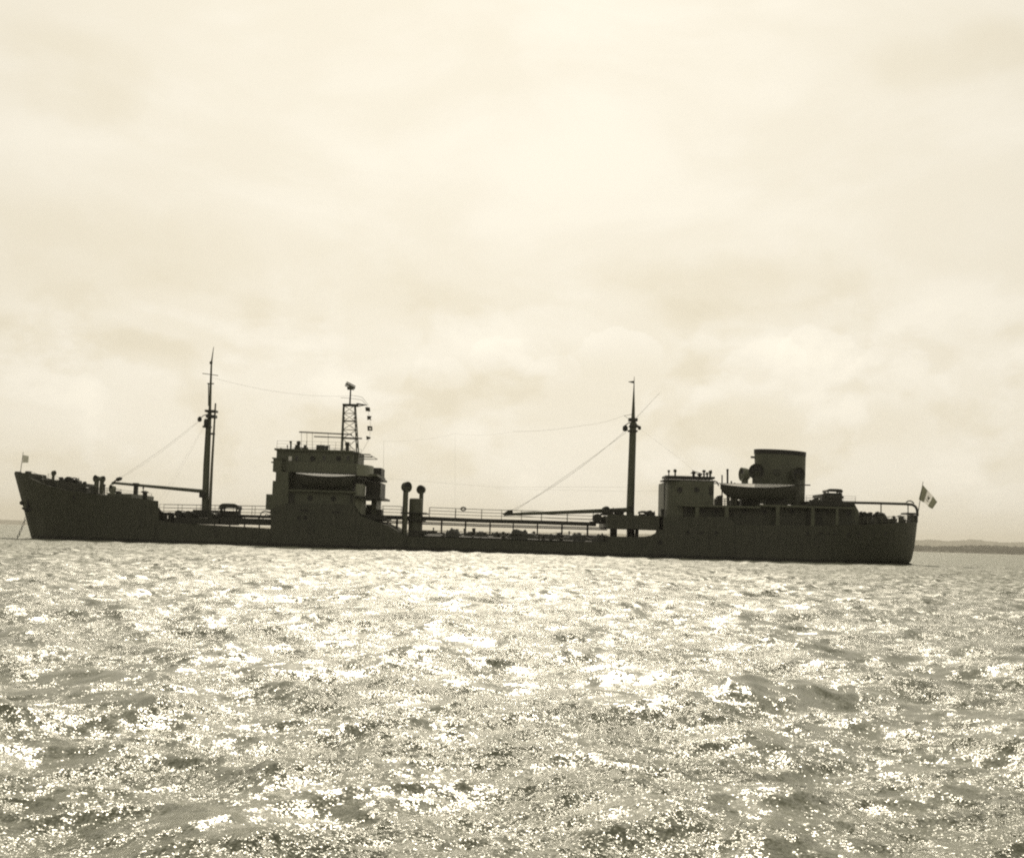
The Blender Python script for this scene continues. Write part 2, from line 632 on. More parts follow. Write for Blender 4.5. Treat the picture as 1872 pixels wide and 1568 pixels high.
ridge('hills', M_HILL, 9800, 1600, [(-700, 936), (0, 949), (60, 951), (600, 966), (1200, 976), (1500, 984), (1640, 985), (1700, 985.5),
      (1738, 989), (1776, 985.5), (1800, 987), (1830, 991), (1880, 992), (2100, 993), (2600, 1000)], 3, 0.10)
shore, spx, shg = ridge('shore', M_SHORE, 4300, 500, [(-700, 1040), (300, 966.3), (500, 968), (900, 979), (1300, 988), (1660, 999), (1690, 999.5),
      (1740, 1000.5), (1770, 999.5), (1800, 999), (1868, 1001), (2200, 1010), (2600, 1024)], 5, 0.16)


def shore_trees():
    """the wood along the far shore, one mass at this distance"""
    rg = np.random.default_rng(21)
    vs, fs = [], []
    for k in range(3600):
        px = rg.uniform(900, 2300)
        Y = 4320 + rg.uniform(0, 330)
        h0 = float(np.interp(px, spx, shg)) * math.sin(min((Y - 4300) / 250, 1.0) * math.pi / 2) * 0.92
        if h0 < 3:
            continue
        x = (px - 936) / F * Y
        r = rg.uniform(4, 9.5)
        hh = r * rg.uniform(0.7, 1.3)
        o = len(vs)
        ring = []
        for a in range(6):
            q = a / 6 * 6.283 + rg.uniform(-.3, .3)
            vs.append((x + r * math.cos(q), Y + r * math.sin(q), h0 - 1.5 + rg.uniform(0, 1.5)))
        for a in range(6):
            q = a / 6 * 6.283 + .5
            vs.append((x + .75 * r * math.cos(q), Y + .75 * r * math.sin(q), h0 + hh * rg.uniform(.5, .75)))
        vs.append((x + rg.uniform(-1, 1), Y, h0 + hh))
        for a in range(6):
            b = (a + 1) % 6
            fs.append((o + a, o + b, o + 6 + b, o + 6 + a))
            fs.append((o + 6 + a, o + 6 + b, o + 12))
    me = bpy.data.meshes.new('shore_wood')
    me.from_pydata(vs, [], fs)
    me.materials.append(M_WOOD)
    o = bpy.data.objects.new('shore_wood', me)
    COL.objects.link(o)
    o['kind'] = 'stuff'
    o['label'] = 'hazy dark wood along the far shore astern of the ship'
    o['category'] = 'woodland'


shore_trees()

# haze: one closed box of even thin air round everything
hb_ = MB()
hb_.box(-15500, 15500, -15500, 15500, -4.0, 190.0)
hm, ht = new_mat('haze_air')
pv = ht.n('ShaderNodeVolumePrincipled')
pv.inputs['Color'].default_value = (0.97, 0.93, 0.82, 1)
pv.inputs['Density'].default_value = 0.000080
pv.inputs['Anisotropy'].default_value = 0.25
ho = ht.n('ShaderNodeOutputMaterial')
ht.l(pv.outputs[0], ho.inputs['Volume'])
hz = hb_.build('haze', hm, kind='stuff')
hz['label'] = 'thin pale sea haze over the whole anchorage'
hz['category'] = 'haze'

# ------------------------------------------------------------------ the tanker
YC, BEAM = 194.0, 8.5
YN = YC - BEAM
ship = empty('tanker_ship', (0, YC, 0), 'long dark grey tanker lying at anchor with its funnel aft', 'tanker')

# hull: pairs of stations, (deck px, deck py, half breadth) and (waterline px, half breadth)
ST = [  # deck px, py, b_deck, water px, b_water
    (25.6, 864, 0.25, 57.5, 0.15), (29, 864, 1.1, 59, 0.4), (36, 864, 2.1, 63, 0.8), (45, 864, 3.0, 69, 1.3), (53, 864.2, 3.6, 74, 1.7),
    (53.6, 873, 3.65, 74.5, 1.75), (70, 881, 4.6, 87, 2.7), (90, 888.5, 5.5, 103, 3.7), (120, 895, 6.5, 129, 5.0), (151, 899.5, 7.2, 157, 6.1),
    (189, 905, 7.8, 192, 7.1), (221, 907.5, 8.2, 223, 7.8), (255, 911.5, 8.4, 256, 8.2), (289.5, 915.5, 8.5, 289.8, 8.4),
    (290.3, 951.5, 8.5, 290.3, 8.4), (319, 955.5, 8.5, 319, 8.5), (400, 960.5, 8.5, 400, 8.5), (480, 966, 8.5, 480, 8.5), (494.5, 966.5, 8.5, 494.5, 8.5),
    (495, 930, 8.5, 495, 8.5), (526, 919.2, 8.5, 526, 8.5), (600, 921, 8.5, 600, 8.5), (646, 922.5, 8.5, 646, 8.5), (652, 934, 8.5, 652, 8.5), (660, 943.5, 8.5, 660, 8.5),
    (683, 951.5, 8.5, 683, 8.5), (711, 961, 8.5, 711, 8.5), (728, 972, 8.5, 728, 8.5), (741, 980.5, 8.5, 741, 8.5), (813, 982.5, 8.5, 813, 8.5), (940, 987.5, 8.5, 940, 8.5),
    (1018, 990.5, 8.5, 1018, 8.5), (1110.5, 990, 8.5, 1110.5, 8.5), (1111, 980, 8.5, 1111, 8.5), (1160, 981, 8.5, 1160, 8.5), (1178, 980.5, 8.5, 1178, 8.5),
    (1190, 978.5, 8.5, 1190, 8.5), (1199, 973.5, 8.5, 1199, 8.5), (1205, 967, 8.5, 1205, 8.5), (1205.4, 944.5, 8.5, 1205.4, 8.5), (1260, 944.5, 8.5, 1260, 8.5), (1332, 944.8, 8.5, 1332, 8.5),
    (1336, 949, 8.5, 1336, 8.5), (1341, 955, 8.5, 1341, 8.5), (1350, 959.5, 8.5, 1350, 8.5), (1420, 960, 8.5, 1420, 8.5), (1500, 960, 8.4, 1496, 8.1), (1540, 959.5, 8.3, 1530, 7.3),
    (1569, 959, 8.0, 1555, 6.4), (1600, 957.5, 7.3, 1582, 5.2), (1625, 956.5, 6.3, 1604, 4.1), (1645, 955.5, 5.1, 1622, 3.0), (1660, 954.8, 3.7, 1638, 2.0),
    (1670, 954.3, 2.3, 1649, 1.1), (1675, 954, 1.1, 1655, 0.6), (1677, 953.5, 0.3, 1658, 0.15)]
VV = [-0.4, 0.0, 0.08, 0.18, 0.3, 0.42, 0.55, 0.7, 0.85, 1.0]
rows = []
for (dp, dy, bd, wp, bwl) in ST:
    top = P(dp, dy, YC - bd)
    Yw = YC - bwl
    hzn = 985 + (wp - 936) * math.tan(ROLL) + CAM_H * F / Yw
    wl = P(wp, hzn, Yw)
    stern = min(max((dp - 1480) / 150, 0), 1)
    rw = []
    for v in VV:
        if v < 0:
            rw.append((wl.x, bwl * 0.97, -1.7))
            continue
        g = v ** (1.0 - 0.62 * stern)
        gb = v ** (1.25 - 0.75 * stern)
        rw.append((wl.x + (top.x - wl.x) * g, bwl + (bd - bwl) * gb, top.z * v))
    rows.append(rw)
hull_grid = np.array(rows)


def half_breadth(x, z):
    zs, bs = [], []
    for j in range(len(VV)):
        xs = hull_grid[:, j, 0]
        o = np.argsort(xs)
        zs.append(np.interp(x, xs[o], hull_grid[o, j, 2]))
        bs.append(np.interp(x, xs[o], hull_grid[o, j, 1]))
    return float(np.interp(z, zs, bs))


def break_shift(dp):
    return float(np.interp(dp, [200, 255, 289.5, 290.3, 330, 1150, 1178, 1206, 1260, 1340], [0, -3.4, -5.2, -5.2, 0, 0, 2.0, 2.2, 2.2, 0]))


mb = MB()
ns, nv = len(ST), len(VV)
for side in (-1, 1):
    vs = []
    for (dp, *_r), rw in zip(ST, rows):
        # the break bulkheads of forecastle and poop run slantwise across the ship
        sh = 0.0 if side < 0 else break_shift(dp)
        vs += [(x + sh * max(z, 0) / max(rw[-1][2], .1), YC + side * b, z) for (x, b, z) in rw]
    fs = [(i * nv + j, (i + 1) * nv + j, (i + 1) * nv + j + 1, i * nv + j + 1) for i in range(ns - 1) for j in range(nv - 1)]
    mb.add(vs, fs)
deck = MB()
vs = []
for rw in rows:
    x, b, z = rw[-1]
    vs += [(x, YC - b, z), (x + break_shift(ST[len(vs) // 2][0]), YC + b, z)]
deck.add(vs, [(2 * i, 2 * i + 2, 2 * i + 3, 2 * i + 1) for i in range(ns - 1)])
for e in (0, ns - 1):
    vs = [(x, YC - b, z) for x, b, z in rows[e]] + [(x, YC + b, z) for x, b, z in rows[e]]
    mb.add(vs, [(j, j + 1, nv + j + 1, nv + j) for j in range(nv - 1)])
hull = mb.build('hull', M_HULL, ship, smooth=True)
deck.build('deck', M_DECK, ship)


def porthole(px, py, parent, r=0.22, Y=None):
    """brass-rimmed side light on the plating; a rim with a glass of its own"""
    if Y is None:
        p = P(px, py, YN)
        for _ in range(3):
            p = P(px, py, YC - half_breadth(p.x, p.z))
        Y = p.y
    p = P(px, py, Y)
    m = MB()
    m.lathe((p.x, Y + 0.10, p.z), [(r * 1.25, 0), (r * 1.25, 0.14), (r, 0.14), (r, 0.11)], 12, (0, -1, 0))
    m.lathe((p.x, Y + 0.05, p.z), [(r, 0), (r, 0.055)], 12, (0, -1, 0), mi=1)
    return m.build('porthole', [M_BLACK, M_GLASS], parent)


for px, py in ((1258, 972.5), (1283.5, 973.5), (1309, 974), (1476, 976), (1500.3, 975), (1513.7, 975), (1525, 975), (1550, 975.4), (1569.8, 975.7), (1618.7, 974.8),
               (547, 946.5), (558, 946), (136, 908)):
    porthole(px, py, hull)


def plate(px0, py0, px1, py1, name, mat, parent, Y, thick=0.06):
    m = MB()
    bx(m, px0, py0, px1, py1, Y, Y + thick)
    return m.build(name, mat, parent)


# freeing slots in the centre castle plating, hawse pipes
for a in ((547, 931.5, 563, 934.5), (607, 934.5, 623, 937.5)):
    plate(*a, 'mooring_slot', M_BLACK, hull, YN - 0.03, 0.05)
m = MB(); c = P(1207, 991.5, YN); m.lathe((c.x, YN + .05, c.z), [(.34, 0), (.34, .12), (.2, .12), (.2, .1)], 12, (0, -1, 0)); m.build('hawse_pipe', M_BLACK, hull)
# fender strakes and doubling plates that show as darker verticals
for px, py0, py1 in ((281, 962, 985), (492, 972, 995), (637, 978, 999), (741, 984, 1001), (1208, 1000, 1016), (1527, 982, 1022)):
    plate(px - 1.2, py0, px + 1.2, py1, 'fender_strake', M_HULL, hull, YC - half_breadth(P(px, py0, YN).x, 1.0) - 0.12, 0.14)
# stem bar with anchor pocket
m = MB()
pa, pb = P(37.2, 919, YC - 0.3), P(43, 930, YC - .6)
m.lathe((pa.x + .25, YC - .7, pa.z), [(.25, 0), (.34, .3), (.34, 1.1), (.25, 1.4)], 10, (0, 1, 0))
m.build('anchor_fairlead', M_DARK, hull, smooth=True)
# anchor housed on the bow
m = MB()
q = P(50, 926, YC - 1.8)
bq = half_breadth(q.x, q.z)
ay = YC - bq - 0.2
m.cyl((q.x, ay, q.z + 1.3), (q.x, ay - .1, q.z - .5), .16, .18, 8)
m.cyl((q.x - .8, ay - .1, q.z - .2), (q.x, ay - .1, q.z - .65), .13, .2, 8)
m.cyl((q.x + .8, ay - .1, q.z - .2), (q.x, ay - .1, q.z - .65), .13, .2, 8)
m.build('anchor', M_BLACK, hull)


# ---- railings
def railing(pts, h, parent, post=2.2, rails=3, r=0.025, name='railing', mat=None, sub=True):
    """pts = foot line in world coordinates; rails one mesh, every post a sub-part"""
    pts = [Vector(p) for p in pts]
    m = MB()
    for k in range(rails):
        hh = h * (k + 1) / rails
        m.tube([p + Vector((0, 0, hh)) for p in pts], r, 5)
    ro = m.build(name, mat or M_RAIL, parent)
    first = None
    for a, b in zip(pts[:-1], pts[1:]):
        n = max(1, round((b - a).length / post))
        for i in range(n + (1 if b == pts[-1] else 0)):
            p = a + (b - a) * (i / n)
            if first is None:
                first = MB()
                first.cyl((p.x, p.y, p.z), (p.x, p.y, p.z + h + .03), r * 1.5, r * 1.2, 5)
                first = first.build('rail_post', mat or M_RAIL, ro, loc=p)
            else:
                c_ = first.copy()
                COL.objects.link(c_)
                c_.parent = ro
                c_.location = p - world_loc(ro)
    return ro


def deckline(pxs, dz=0.0, inset=0.25, far=False):
    """points along the hull's top edge"""
    out = []
    dp = [s[0] for s in ST]; dyv = [s[1] for s in ST]; bd = [s[2] for s in ST]
    for px in pxs:
        b = np.interp(px, dp, bd) - inset
        py = np.interp(px, dp, dyv)
        p = P(px, py, YC - b)
        out.append((p.x, YC + b if far else YC - b, p.z + dz))
    return out


# ------------------------------------------------------------------ forecastle gear
railing(deckline([56, 80, 105, 135, 165, 195, 221]), 1.05, ship)
railing(deckline([56, 80, 105, 135, 165, 195, 221], far=True), 1.05, ship)


def cowl(px, py_top, py_foot, Y, r, parent, facing, head=1.9, mat=None, name='ventilator'):
    """cowl ventilator: pipe, bent neck and a flared mouth"""
    foot, top = P(px, py_foot, Y), P(px, py_top, Y)
    R = r * head
    f = Vector(facing).normalized()
    zc = top.z - R
    m = MB()
    m.cyl((top.x, Y, foot.z), (top.x, Y, zc - R * .55), r, r, 12)
    pts = [Vector((top.x, Y, zc - R * .6)), Vector((top.x, Y, zc - R * .1)) - f * .1 * R, Vector((top.x, Y, zc)) + f * R * .45]
    m.cyl(pts[0], pts[1], r, R * .8, 12)
    m.lathe(Vector((top.x, Y, zc)) - f * R * .75, [(R * .25, 0), (R * .7, R * .12), (R * .92, R * .4), (R, R * .85), (R * 1.05, R * 1.3), (R * 1.05, R * 1.36), (R * .92, R * 1.34), (R * .6, R * .7)], 16, f)
    o = m.build(name, mat or M_HOUSE, parent, smooth=True)
    d = MB()
    d.lathe(Vector((top.x, Y, zc)) - f * R * .75, [(R * .86, R * 1.1), (R * .86, R * 1.14)], 16, f)
    d.build('vent_mouth', M_BLACK, o)
    return o


def bollard(px, py, Y, parent, h=0.8, r=.22, gap=.9):
    p = P(px, py, Y)
    m = MB()
    m.box(p.x - gap, p.x + gap, Y - .3, Y + .3, p.z - .05, p.z + .08)
    for s in (-.5, .5):
        m.lathe((p.x + s * gap, Y, p.z), [(r, 0), (r, h * .85), (r * 1.25, h * .88), (r * 1.25, h)], 10)
    return m.build('bollard', M_DARK, parent, smooth=True)


def winch(px0, px1, py_top, py_foot, Y, parent, name='winch', mat=None):
    a, b, t = P(px0, py_foot, Y), P(px1, py_foot, Y), P((px0 + px1) / 2, py_top, Y)
    w_, h_ = b.x - a.x, t.z - a.z
    xc = (a.x + b.x) / 2
    m = MB()
    m.box(a.x, b.x, Y - 1, Y + 1, a.z - .05, a.z + h_ * .2)
    m.cyl((xc - w_ * .12, Y - 1.5, a.z + h_ * .6), (xc - w_ * .12, Y + 1.5, a.z + h_ * .6), h_ * .36, h_ * .36, 14)
    for s in (-1.55, -.9, .9, 1.5):
        m.cyl((xc - w_ * .12, Y + s, a.z + h_ * .6), (xc - w_ * .12, Y + s + .1, a.z + h_ * .6), h_ * .46, h_ * .46, 14)
    m.lathe((xc + w_ * .27, Y - .9, a.z + h_ * .5), [(h_ * .3, 0), (h_ * .36, .1), (h_ * .36, .5), (h_ * .3, .6)], 12, (0, 1, 0))
    m.box(xc + w_ * .1, xc + w_ * .45, Y - .4, Y + .9, a.z + h_ * .2, a.z + h_ * .75)
    m.cyl((xc + w_ * .4, Y - .5, a.z + h_ * .2), (xc + w_ * .43, Y - .5, a.z + h_), .06, .05, 6)
    return m.build(name, mat or M_DARK, parent, smooth=True)


def post(px, py0, py1, Y, r, parent, name='vent_post', mat=None, cap=1.0, cap_h=0.3, r1=None):
    a, b = P(px, py1, Y), P(px, py0, Y)
    m = MB()
    rr = r if r1 is None else r1
    m.cyl((a.x, Y, a.z - .1), (b.x, Y, b.z), r, rr, 10)
    if cap > 1.0:
        m.lathe((b.x, Y, b.z - cap_h), [(rr, 0), (r * cap, cap_h * .15), (r * cap, cap_h * .7), (r * cap * .6, cap_h)], 10)
    return m.build(name, mat or M_DARK, parent, smooth=True)


winch(120, 147, 873, 893, YC, ship, 'windlass')
winch(72, 95, 876, 886, YC - 1.0, ship, 'chain_stopper')
cowl(98, 860, 886, YC - 1.5, .22, ship, (1, -.5, 0), 1.7)
m = MB(); bx(m, 57, 873, 76, 896, YC - 2.2, YC + 2); m.build('bow_locker', M_DARK, ship)
m = MB(); bx(m, 76, 877, 118, 903, YC - 2.6, YC + 2.6); m.build('windlass_bed', M_DARK, ship)
m = MB(); bx(m, 100, 882, 150, 906, YC - 3.4, YC + 3.4); m.build('chain_locker', M_DARK, ship)
post(155, 880, 897, YC - 3, .22, ship, 'bollard_post', cap=1.3)
post(151, 888, 900, YC - 2, .3, ship, 'bollard_post', cap=1.2)
post(112, 872, 890, YC - 2.4, .3, ship, 'bollard_post', cap=1.2)
post(62, 870, 880, YC - 1, .18, ship, 'bollard_post', cap=1.2)
post(71, 868, 880, YC, .07, ship, 'flag_locker_post')
bollard(134, 896, YC - 5.2, ship)
bollard(84, 887, YC - 3.2, ship)
bollard(172, 902, YC - 6.0, ship)
cowl(177.5, 868.5, 902, YC - 2.2, .36, ship, (-.6, -1, 0), 1.45)
cowl(187, 870, 903, YC + 1.5, .34, ship, (1, -.4, 0), 1.35)
post(168, 889, 902, YC - 3, .32, ship, 'bollard_post', cap=1.2)
post(191, 885, 903, YC - 1, .1, ship, 'air_pipe', cap=2.2)
cowl(206.5, 886, 906, YC - 5.5, .38, ship, (-1, -1, 0), 1.5, M_LIGHT)
post(216, 897, 908, YC - 5, .36, ship, 'air_pipe', cap=1.5)
post(265, 897, 913, YC - 4.5, .34, ship, 'air_pipe', cap=1.6)
post(262, 890, 900, YC - 4.4, .06, ship, 'lamp_post', cap=2)
m = MB(); bx(m, 196, 902, 240, 909, YC - 6, YC + 6); m.build('forecastle_hatch', M_HOUSE, ship)
m = MB(); bx(m, 236, 906.5, 243, 912, YC - 4, YC - 2); m.build('deck_locker', M_DARK, ship)

# jackstaff on the stem head
m = MB(); a, b = P(37, 866, YC), P(42.5, 826, YC); m.cyl(a, b, .06, .035, 6); m.build('jackstaff', M_RAIL, ship)
# bow chock
for args in ((27, 861.5, 34, 864.5, YC - .6, YC + .6), (46, 861, 53, 865, YC - 2.6, YC - 1.6)):
    m = MB(); bx(m, *args); m.build('bow_chock', M_DARK, ship)

# ------------------------------------------------------------------ foremast and its boom
def mast_piece(pts, name, parent, mat=None, n=12):
    """pts = [(px, py, radius)...] at the centre line"""
    m = MB()
    for (a, b) in zip(pts[:-1], pts[1:]):
        m.cyl(P(a[0], a[1], YC), P(b[0], b[1], YC), a[2], b[2], n)
    return m.build(name, mat or M_MAST, parent, smooth=True)


foremast = mast_piece([(375, 945, .56), (375.6, 925, .46), (383.5, 752, .30)], 'foremast', ship)
mast_piece([(383, 768, .24), (386.5, 664, .13), (390.6, 634, .04)], 'topmast', foremast)
mast_piece([(383, 943, .26), (387.5, 850, .2), (394, 737, .12)], 'derrick_post', foremast, M_RAIL)
mast_piece([(369.5, 943, .14), (373, 850, .12), (377.8, 770, .1)], 'mast_ladder', foremast, M_RAIL)
mast_piece([(381, 742, .07), (381.4, 701, .09)], 'aerial_pole', foremast, M_RAIL, 8)
for args in ((374, 749, 394, 752.5, .9), (376, 758, 393, 763, .8), (370, 778, 384, 781, .6), (384, 791, 391.5, 794, .35)):
    m = MB(); bx(m, *args[:4], YC - args[4], YC + args[4]); m.build('crosstree', M_DARK, foremast)
m = MB()
m.cyl(P(370, 682.5, YC), P(399, 686.5, YC), .06, .06, 6)
m.build('yard', M_MAST, foremast)
m = MB(); m.cyl(P(379, 701, YC), P(391, 701.4, YC), .1, .1, 6); m.build('yard', M_MAST, foremast)
m = MB(); c = P(387, 663.5, YC); m.lathe((c.x - .1, YC, c.z), [(.1, -.2), (.24, -.1), (.24, .15), (.1, .3)], 8); m.build('mast_light', M_DARK, foremast)
m = MB(); m.cyl(P(380, 757, YC), P(372, 759.5, YC), .07, .07, 6); m.cyl(P(372, 759.5, YC), P(365.5, 765, YC), .06, .06, 6)
c = P(365, 766, YC); m.lathe((c.x, YC, c.z), [(.1, -.42), (.3, -.3), (.34, .1), (.12, .4)], 10); m.build('masthead_block', M_DARK, foremast)
m = MB(); c = P(378, 772, YC); m.lathe((c.x, YC - .5, c.z), [(.2, -.6), (.32, -.5), (.32, .3), (.2, .5)], 10); m.build('mast_light', M_DARK, foremast)
m = MB(); bx(m, 364, 899, 375, 909, YC - .9, YC + .9); m.build('gooseneck', M_DARK, foremast)
m = MB(); m.cyl(P(205, 882.3, YC), P(372.5, 898, YC), .19, .30, 10)
boom = m.build('derrick_boom', M_MAST, ship, smooth=True)
m = MB(); m.cyl(P(204.5, 884, YC), P(213, 877, YC), .14, .12, 6); m.lathe(P(212, 877.2, YC), [(.1, 0), (.3, .15), (.3, .75), (.1, 1.0)], 8, (1, 0, .35)); m.build('boom_block', M_DARK, boom)
m = MB(); c = P(205, 884, YC); m.cyl(c, P(206, 906, YC), .24, .45, 8); m.build('boom_rest', M_LIGHT, ship)
m = MB(); bx(m, 243.6, 888, 250.4, 914, YC - .3, YC + .3); bx(m, 242.4, 882.5, 251.6, 888, YC - .45, YC + .45); m.build('boom_crutch', M_DARK, ship)


def wire(pts, r, name, parent, sag=0.0, mat=None):
    """a rope or stay through (px, py, Y) points"""
    w3 = [P(*p) for p in pts]
    out = []
    for a, b in zip(w3[:-1], w3[1:]):
        for k in range(8):
            s = k / 8
            out.append(a + (b - a) * s - Vector((0, 0, sag * 4 * s * (1 - s))))
    out.append(w3[-1])
    m = MB()
    m.tube(out, r, 5)
    return m.build(name, mat or M_WIRE, parent)


wire([(365, 768, YC), (216, 875, YC)], .014, 'topping_lift', foremast, .3)
wire([(367, 768, YC + .5), (218, 876, YC + .5)], .010, 'topping_lift', foremast, .5)
wire([(384, 760, YC), (300, 915, YC - 8)], .006, 'shroud', foremast)
wire([(384, 760, YC), (292, 915, YC + 8)], .006, 'shroud', foremast)
wire([(388, 690, YC), (520, 718, YC), (638, 724, YC)], .011, 'aerial', foremast, .2)

# fore deck: gangway, rails, winch house, pipes
m = MB(); bx(m, 290, 939, 494, 944, YC - 1.2, YC + 1.2)
for px in range(300, 494, 24):
    pass
fore_walk = m.build('fore_gangway', M_DARK, ship)
# the walk falls with the sheer: level deck here, posts under it
for px in (303, 330, 357, 392, 420, 447, 474):
    post(px, 943, 964, YC - 1.0, .1, fore_walk, 'stanchion')
a, b = P(291, 939.5, YC - 1.2), P(494, 943, YC - 1.2)
railing([(a.x, YC - 1.2, a.z), (b.x, YC - 1.2, b.z)], 1.5, ship, 2.6, 3, .028)
railing([(a.x, YC + 1.2, a.z), (b.x, YC + 1.2, b.z)], 1.5, ship, 2.6, 3, .028)
m = MB(); bx(m, 318, 946, 400, 957, YC - 7.2, YC + 7); m.build('tank_trunk', M_DARK, ship)
m = MB(); bx(m, 402, 947, 494, 958, YC - 7, YC + 7); m.build('tank_trunk', M_DARK, ship)
for (x0, x1, y0, y1, Y) in ((322, 343, 933.5, 948, YC - 4), (343, 357, 934.5, 948, YC - 5.5), (384, 396, 937, 950, YC - 4.6)):
    winch(x0, x1, y0, y1, Y, ship)
for px, py in ((297, 935), (304, 936.5), (310, 936), (316, 938), (361, 940), (447, 947), (455, 948), (463, 948), (470, 948)):
    post(px, py, 956, YC - random.uniform(4.5, 7), random.uniform(.16, .34), ship, 'tank_valve', cap=1.5)
m = MB(); bx(m, 352, 932, 398, 946, YC - 1.6, YC + 1.6); m.build('mast_house', M_DARK, ship)


def hose_reel(px0, py0, px1, py1, Y, parent, name='hose_reel'):
    """arched hood on end frames over a drum, daylight between hood and drum"""
    a, b = P(px0, py1, Y), P(px1, py0, Y)
    xc, hw, h = (a.x + b.x) / 2, (b.x - a.x) / 2, b.z - a.z
    m = MB()
    outer, inner = [], []
    for k in range(13):
        t = math.pi * k / 12
        outer.append((xc - hw * .92 * math.copysign(abs(math.cos(t)) ** .45, math.cos(t)), a.z + h * .55 + h * .45 * math.sin(t) ** .6))
        inner.append((xc - hw * .74 * math.copysign(abs(math.cos(t)) ** .45, math.cos(t)), a.z + h * .55 + h * .13 * math.sin(t) ** .5))
    for k in range(12):
        m.prism([outer[k], outer[k + 1], inner[k + 1], inner[k]], Y - 1.4, Y + 1.4)
    for s in (-1, 1):
        m.box(xc + s * hw * .92 - .14 * s, xc + s * hw * .70, Y - 1.4, Y - 1.15, a.z, a.z + h * .58)
        m.box(xc + s * hw * .92 - .14 * s, xc + s * hw * .70, Y + 1.15, Y + 1.4, a.z, a.z + h * .58)
    o = m.build(name, M_DARK, parent)
    d = MB()
    d.lathe((xc - hw * .86, Y, a.z + h * .12), [(h * .42, 0), (h * .42, .12), (h * .33, .13), (h * .33, hw * 1.72 - .13), (h * .42, hw * 1.72 - .12), (h * .42, hw * 1.72)], 16, (1, 0, 0))
    d.build('drum', M_DARK, o, smooth=True)
    d = MB(); d.box(xc - hw, xc + hw, Y - 1.5, Y + 1.5, a.z - h * .3, a.z); d.build('reel_base', M_DARK, o)
    return o


hose_reel(402, 921, 441, 944, YC - 3, ship)
m = MB(); m.tube([P(472, 949, YC - 5), P(478.5, 936, YC - 5), P(484, 934, YC - 5), P(495, 936, YC - 5)], .09, 6)
m.tube([P(480, 949, YC - 5), P(486, 940, YC - 5), P(495, 942, YC - 5)], .06, 6); m.build('ladder_handrail', M_DARK, ship)

# ------------------------------------------------------------------ midship house
house = MB()
bx(house, 527, 898, 648, 923, YC - 7.3, YC + 7.3)
house = house.build('midship_house', M_HOUSE, ship)


def hbox(rect, Ya, Yb, name, mat=None, parent=None):
    m = MB()
    bx(m, *rect, Ya, Yb)
    return m.build(name, mat or M_HOUSE, parent or house)


hbox((486, 903.5, 527, 932), YC - 7.6, YC + 7.6, 'front_bulkhead')
hbox((498, 879, 527, 903.4), YC - 7.55, YC + 7.55, 'front_bulkhead')
hbox((504, 862, 527, 878.9), YC - 7.5, YC + 7.5, 'front_bulkhead')
hbox((527.1, 866, 645, 897.9), YC - 4.6, YC + 4.6, 'accommodation_block')
hbox((527.1, 896, 652, 899), YC - 8.2, YC - 7.35, 'boat_deck')
hbox((524, 861.5, 652, 864), YC - 6.3, YC + 6.3, 'bridge_deck')
hbox((515, 845, 652, 861.4), YC - 6.3, YC - 6.15, 'bridge_wing_screen')
hbox((515, 845, 652, 861.4), YC + 6.15, YC + 6.3, 'bridge_wing_screen')
hbox((499, 838, 514.8, 862), YC - 7.4, YC - 3.5, 'bridge_wing')
hbox((499, 838, 514.8, 862), YC + 3.5, YC + 7.4, 'bridge_wing')
hbox((497, 836.2, 516, 838), YC - 7.6, YC - 3.4, 'wing_roof')
hbox((495.5, 843.5, 499, 845.5), YC - 6.5, YC - 5.7, 'side_lamp', M_DARK)
wheel = hbox((505, 824.6, 645, 861), YC - 5.6, YC + 5.6, 'wheelhouse')
hbox((501.5, 821.2, 646, 824.5), YC - 6.0, YC + 6.0, 'wheelhouse_roof')
for px in (571.5, 619):
    porthole(px, 838, wheel, .32, YC - 5.62)


def pane_mesh(rect, Y, parent, mat):
    m = MB(); bx(m, *rect, Y - .02, Y + .015)
    return m.build('pane', mat, parent)


M_PALE = paint('window_daylight_paint', (0.74, 0.73, 0.68), 0.8, 0.1, 0.05, 0.0, 0.0)  # white pane colour stands in for daylight seen through the window
pane_mesh((527.6, 834, 533.4, 842), YC - 5.63, wheel, M_PALE)
for px in (540, 590, 634):
    pane_mesh((px, 833, px + 4.5, 841), YC - 5.63, wheel, M_GLASS)
for px, py in ((567, 910), (609.5, 911.5)):
    porthole(px, py, house, .3, YC - 7.32)


def door(rect, Y, parent):
    m = MB()
    bx(m, *rect, Y - .03, Y + .03)
    o = m.build('door', M_DARK, parent)
    m = MB()
    p = P(rect[2] - 1.5, (rect[1] + rect[3]) / 2, Y)
    m.cyl((p.x, Y - .12, p.z), (p.x, Y - .03, p.z), .06, .06, 6)
    m.build('handle', M_RAIL, o)
    return o


door((528, 901, 538.5, 919), YC - 7.33, house)
door((640, 903, 645.5, 920), YC - 7.33, house)
for px in (560, 585, 612):
    porthole(px, 888, house, .26, YC - 4.62)
for px in (533, 553, 579.5, 607, 633):
    m = MB(); m.cyl(P(px, 897, YC - 6.2), P(px, 864, YC - 6.2), .1, .1, 6); m.build('stanchion', M_DARK, house)


